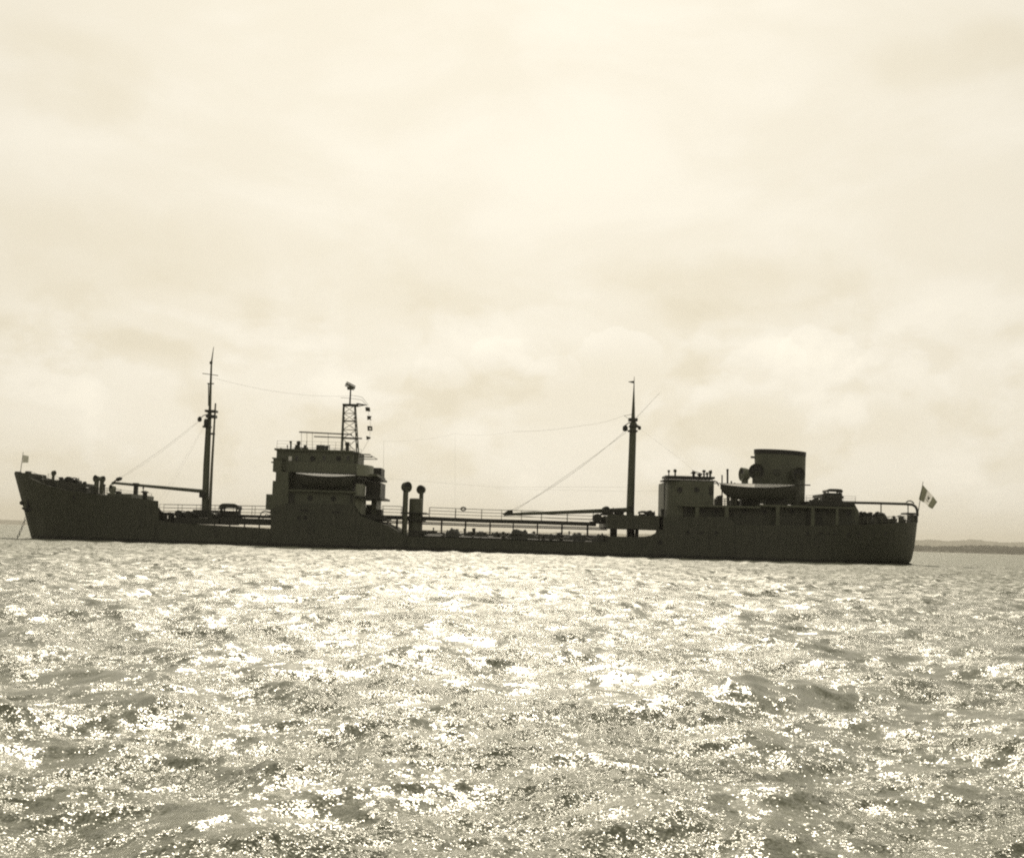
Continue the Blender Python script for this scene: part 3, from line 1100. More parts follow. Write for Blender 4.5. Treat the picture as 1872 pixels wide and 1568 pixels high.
def curved_wall(pxa, pxb, py0, py1, Ya, Yb, name, mat, parent, thick=.12, full=False):
    """vertical plating that sweeps round from the ship's side to face aft"""
    a, b = P(pxa, (py0 + py1) / 2, Ya), P(pxb, (py0 + py1) / 2, Yb)
    z0, z1 = P((pxa + pxb) / 2, py1, Ya).z, P((pxa + pxb) / 2, py0, Ya).z
    m = MB()
    n = 10
    o_, i_ = [], []
    for k in range(n + 1):
        t = k / n * math.pi / 2
        o_.append((a.x + (b.x - a.x) * math.sin(t), Ya + (Yb - Ya) * (1 - math.cos(t))))
        i_.append((a.x + (b.x - a.x - thick) * math.sin(t), Ya + thick + (Yb - Ya - thick) * (1 - math.cos(t))))
    for k in range(n):
        m.hprism([o_[k], o_[k + 1], i_[k + 1], i_[k]], z0, z1)
    return m.build(name, mat, parent, smooth=True)


curved_wall(652.2, 683, 849, 869.5, YC - 6.28, YC - 1.5, 'aft_wing_screen', M_LIGHT, house)  # painted paler than the house to imitate skylight on the rounded face
hbox((652, 866, 690, 870), YC - 4, YC + 8.2, 'wing_platform')
hbox((681.5, 855, 697, 873), YC + 3, YC + 8.4, 'wing_cab', M_DARK)
hbox((652, 873, 668, 877), YC - 6, YC + 6, 'platform_beam', M_DARK)
hbox((647, 876, 663, 884), YC - 5, YC + 5, 'companionway', M_DARK)
curved_wall(650, 668, 884, 906, YC - 6.5, YC - 2.5, 'stair_tower', M_LIGHT, house)  # its lighter tone is skylight put into the paint
hbox((668.5, 881, 694.5, 908), YC - 1, YC + 7.5, 'aft_cabin', M_DARK)
hbox((664, 872.8, 697, 876.5), YC - 1.5, YC + 8, 'platform_beam', M_DARK)
hbox((645, 907, 696, 910.5), YC - 7, YC + 7.6, 'promenade_deck', M_DARK)
curved_wall(649, 669, 910.6, 941, YC - 6.3, YC - 2.6, 'stair_tower', M_LIGHT, house)  # skylight painted in here too, by the paler colour
hbox((645.5, 910.6, 655, 942), YC - 4.6, YC + 4.6, 'companionway', M_HOUSE)
hbox((678.5, 910.6, 688, 943), YC - 1, YC + 6, 'aft_pillar', M_HOUSE)
hbox((669, 922, 679, 943), YC + 1, YC + 6, 'aft_locker', M_HOUSE)
hbox((688.1, 931, 697, 943), YC - .5, YC + 3, 'aft_locker', M_DARK)
hbox((693, 884, 696, 904), YC - .8, YC + .4, 'float_rack', M_HOUSE)
hbox((656, 940.5, 702, 949), YC - 6, YC + 6, 'ladder_landing', M_DARK)
m = MB()
for s in (0, 1):
    m.cyl(P(700, 946, YC - 4 + s), P(739, 978, YC - 4 + s), .1, .1, 6)
for k in range(12):
    t = k / 11
    a = P(700 + 39 * t, 946 + 32 * t, YC - 4); m.cyl(a, (a.x, a.y + 1, a.z), .05, .05, 5)
m.build('deck_ladder', M_DARK, ship)

# roof gear
a = P(506, 822, YC - 7); b = P(640, 825.5, YC - 7)
railing([(a.x, YC - 7, a.z), (b.x, YC - 7, b.z)], 1.35, house, 2.0, 3, .018)
railing([(a.x, YC + 7, a.z), (b.x, YC + 7, b.z)], 1.35, house, 2.0, 3, .018)
post(531.5, 806, 822, YC - 4, .11, house, 'pelorus', cap=1.8)
post(546, 806, 822, YC - 2, .22, house, 'magnetic_compass', cap=1.4, cap_h=.5)
post(543, 813, 822, YC - 2.5, .3, house, 'compass_stand')
hbox((551, 818, 560, 822.5), YC - 3, YC - 1, 'flag_locker', M_DARK)
hbox((578, 813.5, 593, 823.5), YC - 1, YC + 1, 'searchlight_box', M_DARK)
post(635, 808, 826, YC - 2.5, .28, house, 'searchlight', cap=1.3, cap_h=.5)
m = MB(); m.cyl(P(547, 789.5, YC - 3), P(643.5, 794.2, YC - 3), .11, .11, 6); m.cyl(P(574, 797.8, YC + 3), P(662, 801.3, YC + 3), .1, .1, 6); m.build('awning_spar', M_DARK, house)
for px, py in ((551, 790), (561, 790.5), (571, 791), (600, 793)):
    m = MB(); m.cyl(P(px, 822.5, YC - 3), P(px, py, YC - 3), .035, .03, 5); m.build('awning_stanchion', M_RAIL, house)
m = MB()
m.cyl(P(645, 829.5, YC - 6), P(677, 831, YC - 6), .1, .1, 6); m.cyl(P(648, 834, YC - 2), P(681, 835.3, YC - 2), .1, .1, 6)
m.cyl(P(650, 838.5, YC + 3), P(690, 839.5, YC + 3), .11, .06, 6); m.cyl(P(676, 831, YC - 6), P(690, 839.5, YC + 3), .05, .05, 5)
m.build('awning_frame', M_DARK, house)
hbox((646.2, 826, 655, 848), YC - 3.8, YC + 3.8, 'chart_house')

# lattice radar mast
rm = MB()
legs = [((623.5, 826, -1.1), (627.5, 741, -.55)), ((655.5, 828, -1.1), (650, 741, -.55)), ((626, 826, 1.1), (629.5, 741, .55)), ((652, 828, 1.1), (648, 741, .55))]
L3 = [(P(a[0], a[1], YC + a[2]), P(b[0], b[1], YC + b[2])) for a, b in legs]
for a, b in L3:
    rm.cyl(a, b, .11, .09, 6)
lev = [0, .29, .48, .66, .83, 1.0]
for k in range(5):
    for (i, j) in ((0, 1), (2, 3), (0, 2), (1, 3)):
        ai = L3[i][0].lerp(L3[i][1], lev[k]); aj = L3[j][0].lerp(L3[j][1], lev[k])
        bi = L3[i][0].lerp(L3[i][1], lev[k + 1]); bj = L3[j][0].lerp(L3[j][1], lev[k + 1])
        rm.cyl(ai, bj, .03, .03, 5); rm.cyl(aj, bi, .03, .03, 5); rm.cyl(bi, bj, .06, .06, 5)
radar_mast = rm.build('radar_mast', M_MAST, ship)
m = MB(); bx(m, 626, 738, 653, 741, YC - .9, YC + .9)
a, b, c, d = P(652, 738.2, YC), P(671, 740.5, YC), P(652, 743, YC), P(640, 741, YC)
m.cyl(a, b, .16, .07, 6); m.cyl(c, P(668, 740.5, YC), .1, .05, 6); m.build('mast_platform', M_DARK, radar_mast)
for py, x0, x1 in ((769.5, 627, 650), (801, 624, 662), (764, 628, 631), (764, 646, 650)):
    m = MB(); m.cyl(P(x0, py, YC - .8), P(x1, py + (x1 - x0) * .012, YC - .8), .13, .1, 6); m.build('crosstree', M_DARK, radar_mast)
mast_piece([(639.5, 741, .14), (641, 712, .11)], 'radar_pole', radar_mast, M_DARK, 8)
m = MB()
ra, rb_ = P(632, 701.5, YC - .6), P(648.5, 710, YC + .5)
dv = (rb_ - ra).normalized(); side = Vector((dv.z, 0, -dv.x)).normalized()
n = 8
for k in range(n):
    t0, t1 = k / n, (k + 1) / n
    p0, p1 = ra.lerp(rb_, t0), ra.lerp(rb_, t1)
    for q in range(4):
        h0, h1 = -.4 + q * .2, -.24 + q * .2
        bend = lambda t: Vector((0, -.5 * (1 - (2 * t - 1) ** 2), 0))
        m.add([p0 + side * h0 + bend(t0), p1 + side * h0 + bend(t1), p1 + side * h1 + bend(t1), p0 + side * h1 + bend(t0)], [(0, 1, 2, 3)])
m.build('radar_scanner', M_RAIL, radar_mast)
m = MB(); m.cyl(ra, rb_, .12, .12, 6); m.box(P(640, 706, YC).x - .4, P(640, 706, YC).x + .4, YC - .3, YC + .5, P(640, 712, YC).z, P(640, 707, YC).z); m.build('scanner_arm', M_DARK, radar_mast)
wire([(623, 727, YC), (640, 728, YC), (661, 731, YC), (671, 741, YC)], .03, 'signal_halyard', radar_mast)
wire([(640, 722, YC), (662, 726, YC), (674, 741, YC)], .025, 'aerial', radar_mast)
wire([(671, 740.5, YC), (677.5, 775, YC), (676, 800, YC), (662, 826, YC)], .018, 'signal_halyard', radar_mast)
mast_piece([(701, 860, .02), (701.5, 806, .01)], 'aerial_pole', ship, M_RAIL, 6)

# ------------------------------------------------------------------ twin ventilators and stores locker behind the bridge
cowl(742.5, 880.5, 985, YC - 3.6, .40, ship, (.75, -.75, 0), 1.95)
cowl(771, 887, 985, YC + 1.2, .32, ship, (-.4, -1, 0), 2.1)
m = MB(); p = P(758, 975, YC - 1.5); t = P(758, 911, YC - 1.5); m.lathe((p.x, YC - 1.5, p.z), [(.98, 0), (.98, t.z - p.z - .15), (.85, t.z - p.z)], 20); m.build('deck_tank', M_HOUSE, ship, smooth=True)
m = MB(); bx(m, 733, 936.2, 779, 938.6, YC - 4, YC + 2); m.build('tank_platform', M_DARK, ship)
m = MB(); bx(m, 744, 948, 775, 952, YC - 3, YC + 1.6); bx(m, 746, 969, 778, 985, YC - 4, YC + 3); m.build('tank_base', M_DARK, ship)

# ------------------------------------------------------------------ catwalk over the tank deck
YW = YC - 1.0
m = MB()
segs = [(690, 941.0), (780, 944.0), (880, 948.0), (990, 951.0), (1090, 954.5)]
for (xa, ya), (xb, yb) in zip(segs[:-1], segs[1:]):
    A, B_ = P(xa, ya, YW), P(xb, yb, YW)
    th = 0.58
    m.add([(A.x, YW, A.z - th), (B_.x, YW, B_.z - th), (B_.x, YW, B_.z), (A.x, YW, A.z), (A.x, YW + 2, A.z - th), (B_.x, YW + 2, B_.z - th), (B_.x, YW + 2, B_.z), (A.x, YW + 2, A.z)],
          [(0, 1, 2, 3), (4, 7, 6, 5), (3, 2, 6, 7), (0, 4, 5, 1)])
catwalk = m.build('catwalk', M_DARK, ship)


def walk_y(px):
    return float(np.interp(px, [s[0] for s in segs], [s[1] for s in segs]))


for k, px in enumerate((725, 766, 807, 851, 896, 938.5, 983, 1028, 1075)):
    for Yq in (YW + .15, YW + 1.85):
        a, b = P(px, walk_y(px) + 5, YW), P(px, 988, YW)
        m = MB(); m.cyl((a.x, Yq, b.z - .3), (a.x, Yq, a.z), .10, .10, 6); m.build('stanchion', M_DARK, catwalk)
m = MB()
for Yq, dz, r in ((YW - .4, 10.6, .10), (YW + 2.3, 13.3, .11)):
    m.tube([P(px, walk_y(px) + dz, YW) + Vector((0, Yq - YW, 0)) for px in (690, 780, 880, 990, 1112)], r, 6)
m.build('steam_pipe', M_DARK, catwalk)
for Yq in (YW + .05, YW + 1.95):
    railing([P(px, walk_y(px), YW) + Vector((0, Yq - YW, 0)) for px in (784, 880, 990, 1085)], 1.42, ship, 3.6, 3, .028)
    railing([P(px, walk_y(px), YW) + Vector((0, Yq - YW, 0)) for px in (698, 733)], 1.42, ship, 3.2, 3, .028)

# tank-deck gear: pipes along the deck, hatches, valves, covered stores
for (Yq, py, r, x0, x1) in ((YC - 6.8, 981, .14, 760, 1110), (YC - 5.2, 979, .17, 780, 1112), (YC + 3.5, 978, .17, 760, 1112), (YC + 5.5, 981, .13, 740, 1112)):
    m = MB()
    pts = []
    for px in (x0, (x0 + x1) / 2, x1):
        pts.append(P(px, py + (px - 813) * .036, Yq))
    m.tube(pts, r, 8)
    m.build('cargo_pipe', M_DARK, ship)
railing(deckline([745, 813, 940, 1018, 1108], inset=.15), 1.0, ship, 4.5, 2, .02)


def covered_heap(px0, px1, py_top, py_foot, Y, parent, seed, depth=1.6, name='covered_stores'):
    """gear lashed down under a tarpaulin: an uneven low mound"""
    rg = np.random.default_rng(seed)
    a, b, t = P(px0, py_foot, Y), P(px1, py_foot, Y), P((px0 + px1) / 2, py_top, Y)
    n, mrow = 14, 6
    m = MB()
    vs = []
    for i in range(n + 1):
        s = i / n
        prof = (min(s, 1 - s) * 2) ** .35 if 0 < s < 1 else 0
        prof *= rg.uniform(.72, 1.02)
        for j in range(mrow + 1):
            u = j / mrow
            e = math.sin(u * math.pi) ** .5 if 0 < j < mrow else 0
            vs.append((a.x + (b.x - a.x) * s, Y - depth / 2 + depth * u, a.z - .1 + (t.z - a.z + .1) * prof * e))
    fs = [(i * (mrow + 1) + j, (i + 1) * (mrow + 1) + j, (i + 1) * (mrow + 1) + j + 1, i * (mrow + 1) + j + 1) for i in range(n) for j in range(mrow)]
    m.add(vs, fs)
    return m.build(name, M_DARK, parent, smooth=True)


covered_heap(809, 846, 961.5, 985, YC - 5.5, ship, 1, 2.6)
covered_heap(842, 866, 967, 986, YC - 4.5, ship, 2)
covered_heap(922, 988, 964, 989, YC - 5.0, ship, 3, 2.6)
covered_heap(934, 956, 964.5, 975, YC - 5.2, ship, 8)
covered_heap(1024, 1084, 971, 992, YC - 5.0, ship, 4, 2.6)
covered_heap(1080, 1112, 971, 992, YC - 6.0, ship, 5, 2.4)
covered_heap(862, 896, 967, 988, YC - 5.0, ship, 6, 2.2)
covered_heap(780, 800, 968, 984, YC - 3.0, ship, 7)
covered_heap(890, 928, 971, 988, YC - 4.4, ship, 9)
covered_heap(984, 1030, 974, 990, YC - 4.4, ship, 10)
covered_heap(752, 782, 974, 984, YC - 4.4, ship, 11)
covered_heap(1048, 1068, 972, 984, YC - 3.4, ship, 14)
for px0, px1, py, Yq in ((840, 1000, 975.5, YC - 3.2), (900, 1112, 974, YC + 1.8), (770, 870, 973, YC + 2.8), (1010, 1112, 980, YC - 3.6)):
    m = MB(); m.tube([P(px0, py + 6, Yq), P(px0, py, Yq), P(px1, py + (px1 - px0) * .03, Yq), P(px1, py + (px1 - px0) * .03 + 6, Yq)], .13, 7)
    m.build('cargo_pipe', M_DARK, ship)


def valve(px, py, py_foot, Y, parent):
    """stop valve: body, stem and a hand wheel"""
    a, b = P(px, py_foot, Y), P(px, py, Y)
    m = MB()
    h = b.z - a.z
    m.lathe((a.x, Y, a.z - .1), [(.28, 0), (.28, .1), (.16, .14), (.2, h * .35), (.2, h * .5), (.05, h * .55), (.05, h)], 8)
    o = m.build('deck_valve', M_DARK, parent, smooth=True)
    m = MB()
    m.lathe((b.x, Y - .03, b.z - .05), [(.22, 0), (.30, 0), (.30, .06), (.22, .06), (.22, 0)], 10, (0, .5, 1))
    m.build('hand_wheel', M_DARK, o)
    return o


rg_ = random.Random(5)
for k in range(38):
    px = 756 + k * 9.2 + rg_.uniform(-3, 3)
    foot = 985 + (px - 813) * .033
    valve(px, foot - rg_.uniform(4, 11), foot, YC - rg_.uniform(3.5, 6.8), ship)
for px in (800, 905, 918, 1000, 1014):
    foot = 984 + (px - 813) * .033
    p = P(px, foot, YC - 4)
    m = MB(); m.lathe((p.x, YC - 4, p.z - .2), [(.62, 0), (.62, .75), (.72, .78), (.72, .9), (.2, 1.0)], 14); o = m.build('tank_hatch', M_DARK, ship, smooth=True)

# ------------------------------------------------------------------ main mast, its boom and rigging
mainmast = mast_piece([(1153, 985, .62), (1152.3, 930, .60), (1157.5, 772, .52)], 'mainmast', ship)
mast_piece([(1157.2, 775, .34), (1158.8, 712, .10), (1159.6, 688, .03)], 'topmast', mainmast)
for args in ((1150, 764, 1166, 769, .8), (1151, 777, 1168, 780, .8), (1149, 786, 1166, 788.5, .7)):
    m = MB(); bx(m, *args[:4], YC - args[4], YC + args[4]); m.build('crosstree', M_DARK, mainmast)
m = MB(); m.cyl(P(1151, 772, YC), P(1142, 778, YC), .08, .08, 6); c = P(1143, 783, YC)
m.lathe((c.x, YC, c.z), [(.15, -.45), (.4, -.3), (.4, .25), (.15, .5)], 8); m.build('masthead_block', M_DARK, mainmast)
m = MB(); m.cyl(P(1160, 770, YC), P(1168, 781, YC), .08, .08, 6); m.lathe(P(1169, 782, YC), [(.12, -.3), (.25, -.2), (.25, .2), (.1, .3)], 8); m.build('masthead_block', M_DARK, mainmast)
m = MB(); m.cyl(P(1158, 757, YC), P(1141, 759.5, YC), .05, .04, 5); m.cyl(P(1141, 759.5, YC), P(1150, 766, YC), .03, .03, 5); m.build('aerial_outrigger', M_DARK, mainmast)
m = MB(); m.cyl(P(1163, 764, YC), P(1208, 716, YC), .03, .015, 6); m.build('gaff', M_MAST, mainmast)
m = MB(); bx(m, 1150, 925, 1158, 935, YC - .8, YC + .8); m.build('gooseneck', M_DARK, mainmast)
m = MB(); m.cyl(P(921, 940, YC - 1.5), P(1146, 931.5, YC), .22, .38, 12)
boom2 = m.build('derrick_boom', M_MAST, ship, smooth=True)
m = MB(); m.prism([(P(917, 940.5, YC - 1.5).x, P(917, 940.5, YC - 1.5).z), (P(938, 940, YC - 1.5).x, P(938, 940, YC - 1.5).z), (P(937, 931.5, YC - 1.5).x, P(937, 931.5, YC - 1.5).z), (P(929, 932.5, YC - 1.5).x, P(929, 932.5, YC - 1.5).z)], YC - 1.9, YC - 1.1)
m.build('boom_block', M_DARK, boom2)
wire([(1142, 788, YC), (936, 932, YC - 1.5)], .020, 'topping_lift', mainmast, .9)
wire([(1145, 790, YC), (940, 934, YC - 1.5)], .020, 'topping_lift', mainmast, .2)
wire([(1141, 759.5, YC), (1068, 777.5, YC), (937, 788.5, YC)], .013, 'aerial', mainmast, .25)
wire([(937, 788.5, YC), (832, 792, YC), (701, 806, YC)], .006, 'aerial', mainmast, .4)
wire([(832, 792, YC), (832, 948, YC)], .006, 'aerial_lead', mainmast)
wire([(1168, 782, YC), (1240, 836, YC), (1292, 880, YC)], .007, 'backstay', mainmast)
wire([(697, 874, YC), (830, 884, YC), (905, 890, YC), (1150, 890, YC)], .008, 'lead_wire', mainmast)
wire([(905, 893, YC - 3), (1150, 898, YC), (1213, 896, YC - 3)], .007, 'lead_wire', mainmast)
wire([(1108, 950, YC - 2), (938, 941, YC - 1.5)], .03, 'boom_guy', mainmast, .2)
winch(1078, 1113, 940, 956, YC - 2.5, ship)
winch(1098, 1122, 926.5, 941, YC - 1.5, ship)
winch(1122, 1140, 929.5, 942, YC + .5, ship)
hose = hose_reel(1167, 934, 1181, 943.5, YC - 3, ship, 'mooring_reel')
winch(1180, 1197, 933.5, 943.5, YC - 4, ship)

# ------------------------------------------------------------------ poop
poop = MB()
bx(poop, 1232, 926, 1563, 962, YC - 6.8, YC + 6.8)
poop = poop.build('poop_house', M_HULL, ship)
hbox((1110, 941.5, 1212, 966.5), YN, YN + .12, 'side_screen', M_HULL, poop)
hbox((1110, 941.5, 1212, 966.5), YC + BEAM - .12, YC + BEAM, 'side_screen', M_HULL, poop)
hbox((1112.2, 963.5, 1232, 966.4), YN + .13, YC + BEAM - .13, 'poop_deck', M_HULL, poop)
hbox((1110, 943, 1112, 963), YN + .13, YC + BEAM - .13, 'poop_front', M_HULL, poop)
hbox((1231, 944, 1240, 964), YN + .6, YC + BEAM - .6, 'poop_bulkhead', M_HULL, poop)
for (x0, x1, Y) in ((1116, 1128, YC - 4), (1162, 1167.5, YC - 3), (1147, 1157, YC - 1)):
    hbox((x0, 966.6, x1, 984), Y, Y + 1.2, 'deck_pillar', M_DARK, poop)
# boat deck edge and the posts that carry it
hbox((1240, 923.2, 1390, 927), YN + .05, YC + BEAM - .05, 'boat_deck', M_HOUSE, poop)
hbox((1390.02, 924.2, 1563, 928), YN + .05, YC + BEAM - .05, 'boat_deck', M_HOUSE, poop)
for x0, x1, yb in ((1271, 1278, 945.5), (1325, 1332, 945.5), (1418.5, 1425, 961), (1483, 1489, 961), (1528, 1533, 960)):
    hbox((x0, 926.5, x1, yb), YN + .08, YN + .3, 'deck_pillar', M_HOUSE, poop)
for px, py in ((1259, 932.5), (1284.5, 933.5), (1310, 934), (1361.6, 934), (1398, 935), (1448, 935), (1512, 936), (1530, 938), (1551, 938)):
    porthole(px, py, poop, .3, YC - 6.82)
for rect in ((1334, 931, 1341, 944), (1474, 931, 1481, 958), (1492, 930, 1503, 959)):
    door(rect, YC - 6.84, poop)
# sloping after end of the deckhouse
m = MB()
za, zb = P(1563, 921, YC - 6.8), P(1569, 960, YC - 6.8)
c_ = P(1571, 936, YC - 6.8)
m.prism([(za.x, za.z), (c_.x, c_.z), (zb.x, zb.z), (za.x, zb.z)], YC - 6.7, YC + 6.7); m.build('poop_after_end', M_HOUSE, poop)
# engine-room house
ah = MB()
a, b = P(1222, 902, YC - 7.4), P(1305, 902, YC - 7.4)
z0, z1 = P(1265, 924, YC - 7.4).z, P(1265, 879.5, YC - 7.4).z
pts = []
for k in range(9):
    t = math.pi / 2 * k / 8
    pts.append((a.x + 2.2 - 2.2 * math.sin(t), YC - 7.4 + 2.2 - 2.2 * math.cos(t)))
ring = pts + [(x, 2 * YC - y) for x, y in reversed(pts)] + [(b.x, YC + 7.4), (b.x, YC - 7.4)]
ah.hprism(ring, z0, z1)
aft_house = ah.build('aft_house', M_HOUSE, poop, smooth=True)
aft_house.name = 'aft_house'
hbox((1214.5, 877, 1308, 879.4), YC - 7.4, YC - 2, 'house_deck', M_DARK, poop)
hbox((1217, 870, 1307, 873.8), YC - 6.8, YC - 2, 'awning_roof', M_DARK, poop)
for px in (1222, 1250, 1276, 1302):
    m = MB(); m.cyl(P(px, 878, YC - 6.6), P(px, 872, YC - 6.6), .07, .07, 6); m.build('roof_post', M_DARK, poop)
for px in (1242.7, 1273.5):
    porthole(px, 895, aft_house, .32, YC - 7.42)
door((1296, 889, 1304, 904), YC - 7.43, aft_house)
fr_ = MB()
zf = P(1228, 944.5, YC - 7.4).z
fr_.hprism(pts + [(pts[-1][0], pts[0][1] + 0)] if False else [(x, y) for x, y in pts] + [(x, 2 * YC - y) for x, y in reversed(pts)], zf, z0 - .003)
fr_.build('house_front', M_HOUSE, poop, smooth=True)
# caged ladder on the house front
m = MB()
for px in (1214.5, 1218.5):
    m.cyl(P(px, 943, YC - 3), P(px, 878, YC - 3), .07, .07, 6)
for k in range(22):
    py = 943 - k * 3
    m.cyl(P(1214.5, py, YC - 3), P(1218.5, py, YC - 3), .03, .03, 5)
m.build('ladder', M_DARK, poop)
post(1211, 930, 944, YC - 4, .2, poop, 'air_pipe', cap=1.3)
m = MB(); m.tube([P(1305, 879, YC - 6), P(1311, 881, YC - 6), P(1314, 888, YC - 6)], .1, 6); m.build('awning_bracket', M_DARK, poop)
for px, py, r, hd in ((1222.7, 859, .09, 2.3), (1268, 861.5, .2, 1.6), (1287, 859, .13, 2.1), (1279, 865, .2, 1.8)):
    post(px, py, 871, YC - 4, r, poop, 'air_pipe', cap=hd, cap_h=.35)
cowl(1234.5, 857.5, 871, YC - 4.5, .13, poop, (-.5, -1, 0), 1.9)
cowl(1298.5, 859, 871, YC - 2.6, .16, poop, (1, -.6, 0), 1.9)
cowl(1293, 863, 871, YC - 3.6, .12, poop, (-1, -.3, 0), 1.9)
m = MB(); m.cyl(P(1265, 860, YC - 4), P(1284, 866, YC - 4), .05, .05, 5); m.cyl(P(1262, 865, YC - 4), P(1296, 867, YC - 4), .05, .05, 5); m.build('pipe_run', M_DARK, poop)
post(1320, 868, 925, YC - 1, .10, poop, 'exhaust_pipe')
post(1330, 857, 925, YC - 1.5, .15, poop, 'exhaust_pipe', cap=1.25)
post(1337, 879, 925, YC - .5, .12, poop, 'exhaust_pipe')
for x0, y0, x1, y1, Y in ((1309, 912, 1318, 924, YC - 3), (1336, 914, 1352, 924, YC - 4.5), (1356, 912, 1376, 924, YC - 4.5), (1400, 906, 1440, 924, YC - 3.2)):
    hbox((x0, y0, x1, y1), Y, Y + 2, 'deck_locker', M_DARK, poop)
a, b = P(1306, 924, YC - 8), P(1345, 924.6, YC - 8)
railing([(a.x, YC - 8, a.z), (b.x, YC - 8, b.z)], 1.05, poop, 1.5, 3, .03)
a, b = P(1306, 924, YC + 8), P(1360, 924.6, YC + 8)
railing([(a.x, YC + 8, a.z), (b.x, YC + 8, b.z)], 1.05, poop, 1.5, 3, .03)

# ------------------------------------------------------------------ funnel
def ellipse_ring(xc, ax, ay, z, n=32, tilt=0.0):
    return [(xc + ax * math.cos(2 * math.pi * k / n), YC + ay * math.sin(2 * math.pi * k / n), z + tilt * math.cos(2 * math.pi * k / n)) for k in range(n)]


fl, fr = P(1381.5, 915, YC), P(1470.5, 918, YC)
tl, tr_ = P(1379, 821.3, YC), P(1472.8, 827.3, YC)
n = 32
xb, ab = (fl.x + fr.x) / 2, (fr.x - fl.x) / 2
xt, at_ = (tl.x + tr_.x) / 2, (tr_.x - tl.x) / 2
ztop, tilt = (tl.z + tr_.z) / 2, (tr_.z - tl.z) / 2
band = .66
m = MB()
f_band = 1 - band / (ztop - fl.z)
rings = [ellipse_ring(xb, ab, 2.7, fl.z - .4, n), ellipse_ring(xb + (xt - xb) * .5, ab + (at_ - ab) * .5, 2.7, (fl.z + ztop) / 2, n, tilt * .5),
         ellipse_ring(xb + (xt - xb) * f_band, ab + (at_ - ab) * f_band, 2.7, ztop - band, n, tilt)]
m.add([p for r in rings for p in r], [(k * n + i, k * n + (i + 1) % n, (k + 1) * n + (i + 1) % n, (k + 1) * n + i) for k in range(2) for i in range(n)])
funnel = m.build('funnel', M_HOUSE, ship, smooth=True)
m = MB()
rings = [ellipse_ring(xt, at_ + .03, 2.75, ztop - band, n, tilt), ellipse_ring(xt, at_ + .06, 2.78, ztop, n, tilt), ellipse_ring(xt, at_ - .12, 2.6, ztop, n, tilt), ellipse_ring(xt, at_ - .12, 2.6, ztop - 1.2, n, tilt)]
m.add([p for r in rings for p in r], [(k * n + i, k * n + (i + 1) % n, (k + 1) * n + (i + 1) % n, (k + 1) * n + i) for k in range(3) for i in range(n)])
m.build('funnel_top_band', M_BLACK, funnel, smooth=True)
m = MB(); m.cyl(P(1372.5, 835.3, YC), P(1382, 836, YC), .16, .16, 8); m.build('whistle', M_DARK, funnel)
m = MB(); e = P(1421, 863, YC - 2.72); m.lathe((e.x, YC - 2.6, e.z), [(.55, 0), (.55, .14), (.42, .16)], 16, (0, -1, 0)); m.build('funnel_badge', M_HULL, funnel)
cowl(1383, 848, 925, YC - 4.2, .62, ship, (-.12, -1, 0), 1.9, M_HULL)
cowl(1362, 855, 925, YC + 2.0, .52, ship, (-1, -.25, 0), 1.95, M_LIGHT)
cowl(1457, 854.5, 925, YC - 3.6, .55, ship, (.25, -1, 0), 1.9, M_HULL)
# boat spar over the after boat
m = MB(); m.cyl(P(1294.5, 883.2, YC - 7.0), P(1481.5, 886.6, YC - 7.0), .07, .1, 6); m.build('boat_spar', M_DARK, poop)


def davit(px, py_top, py_foot, Y, lean, parent):
    a, b = P(px, py_foot, Y + 1.2), P(px, py_top, Y + 1.2)
    m = MB()
    h = b.z - a.z
    pts = []
    for k in range(9):
        t = k / 8
        pts.append(Vector((b.x, a.y - .25 * t - 1.2 * max(0, t - .6) / .4, a.z + h * (1 - (1 - t) ** 1.8))))
    m.tube(pts, .13, 6)
    return m.build('davit', M_DARK, parent, smooth=True)


davit(1340, 884, 925, YC - 7.2, 0, poop)
davit(1432, 886, 926, YC - 7.2, 0, poop)
davit(555, 867, 897, YC - 7.4, 0, house)
davit(637, 869, 898, YC - 7.4, 0, house)


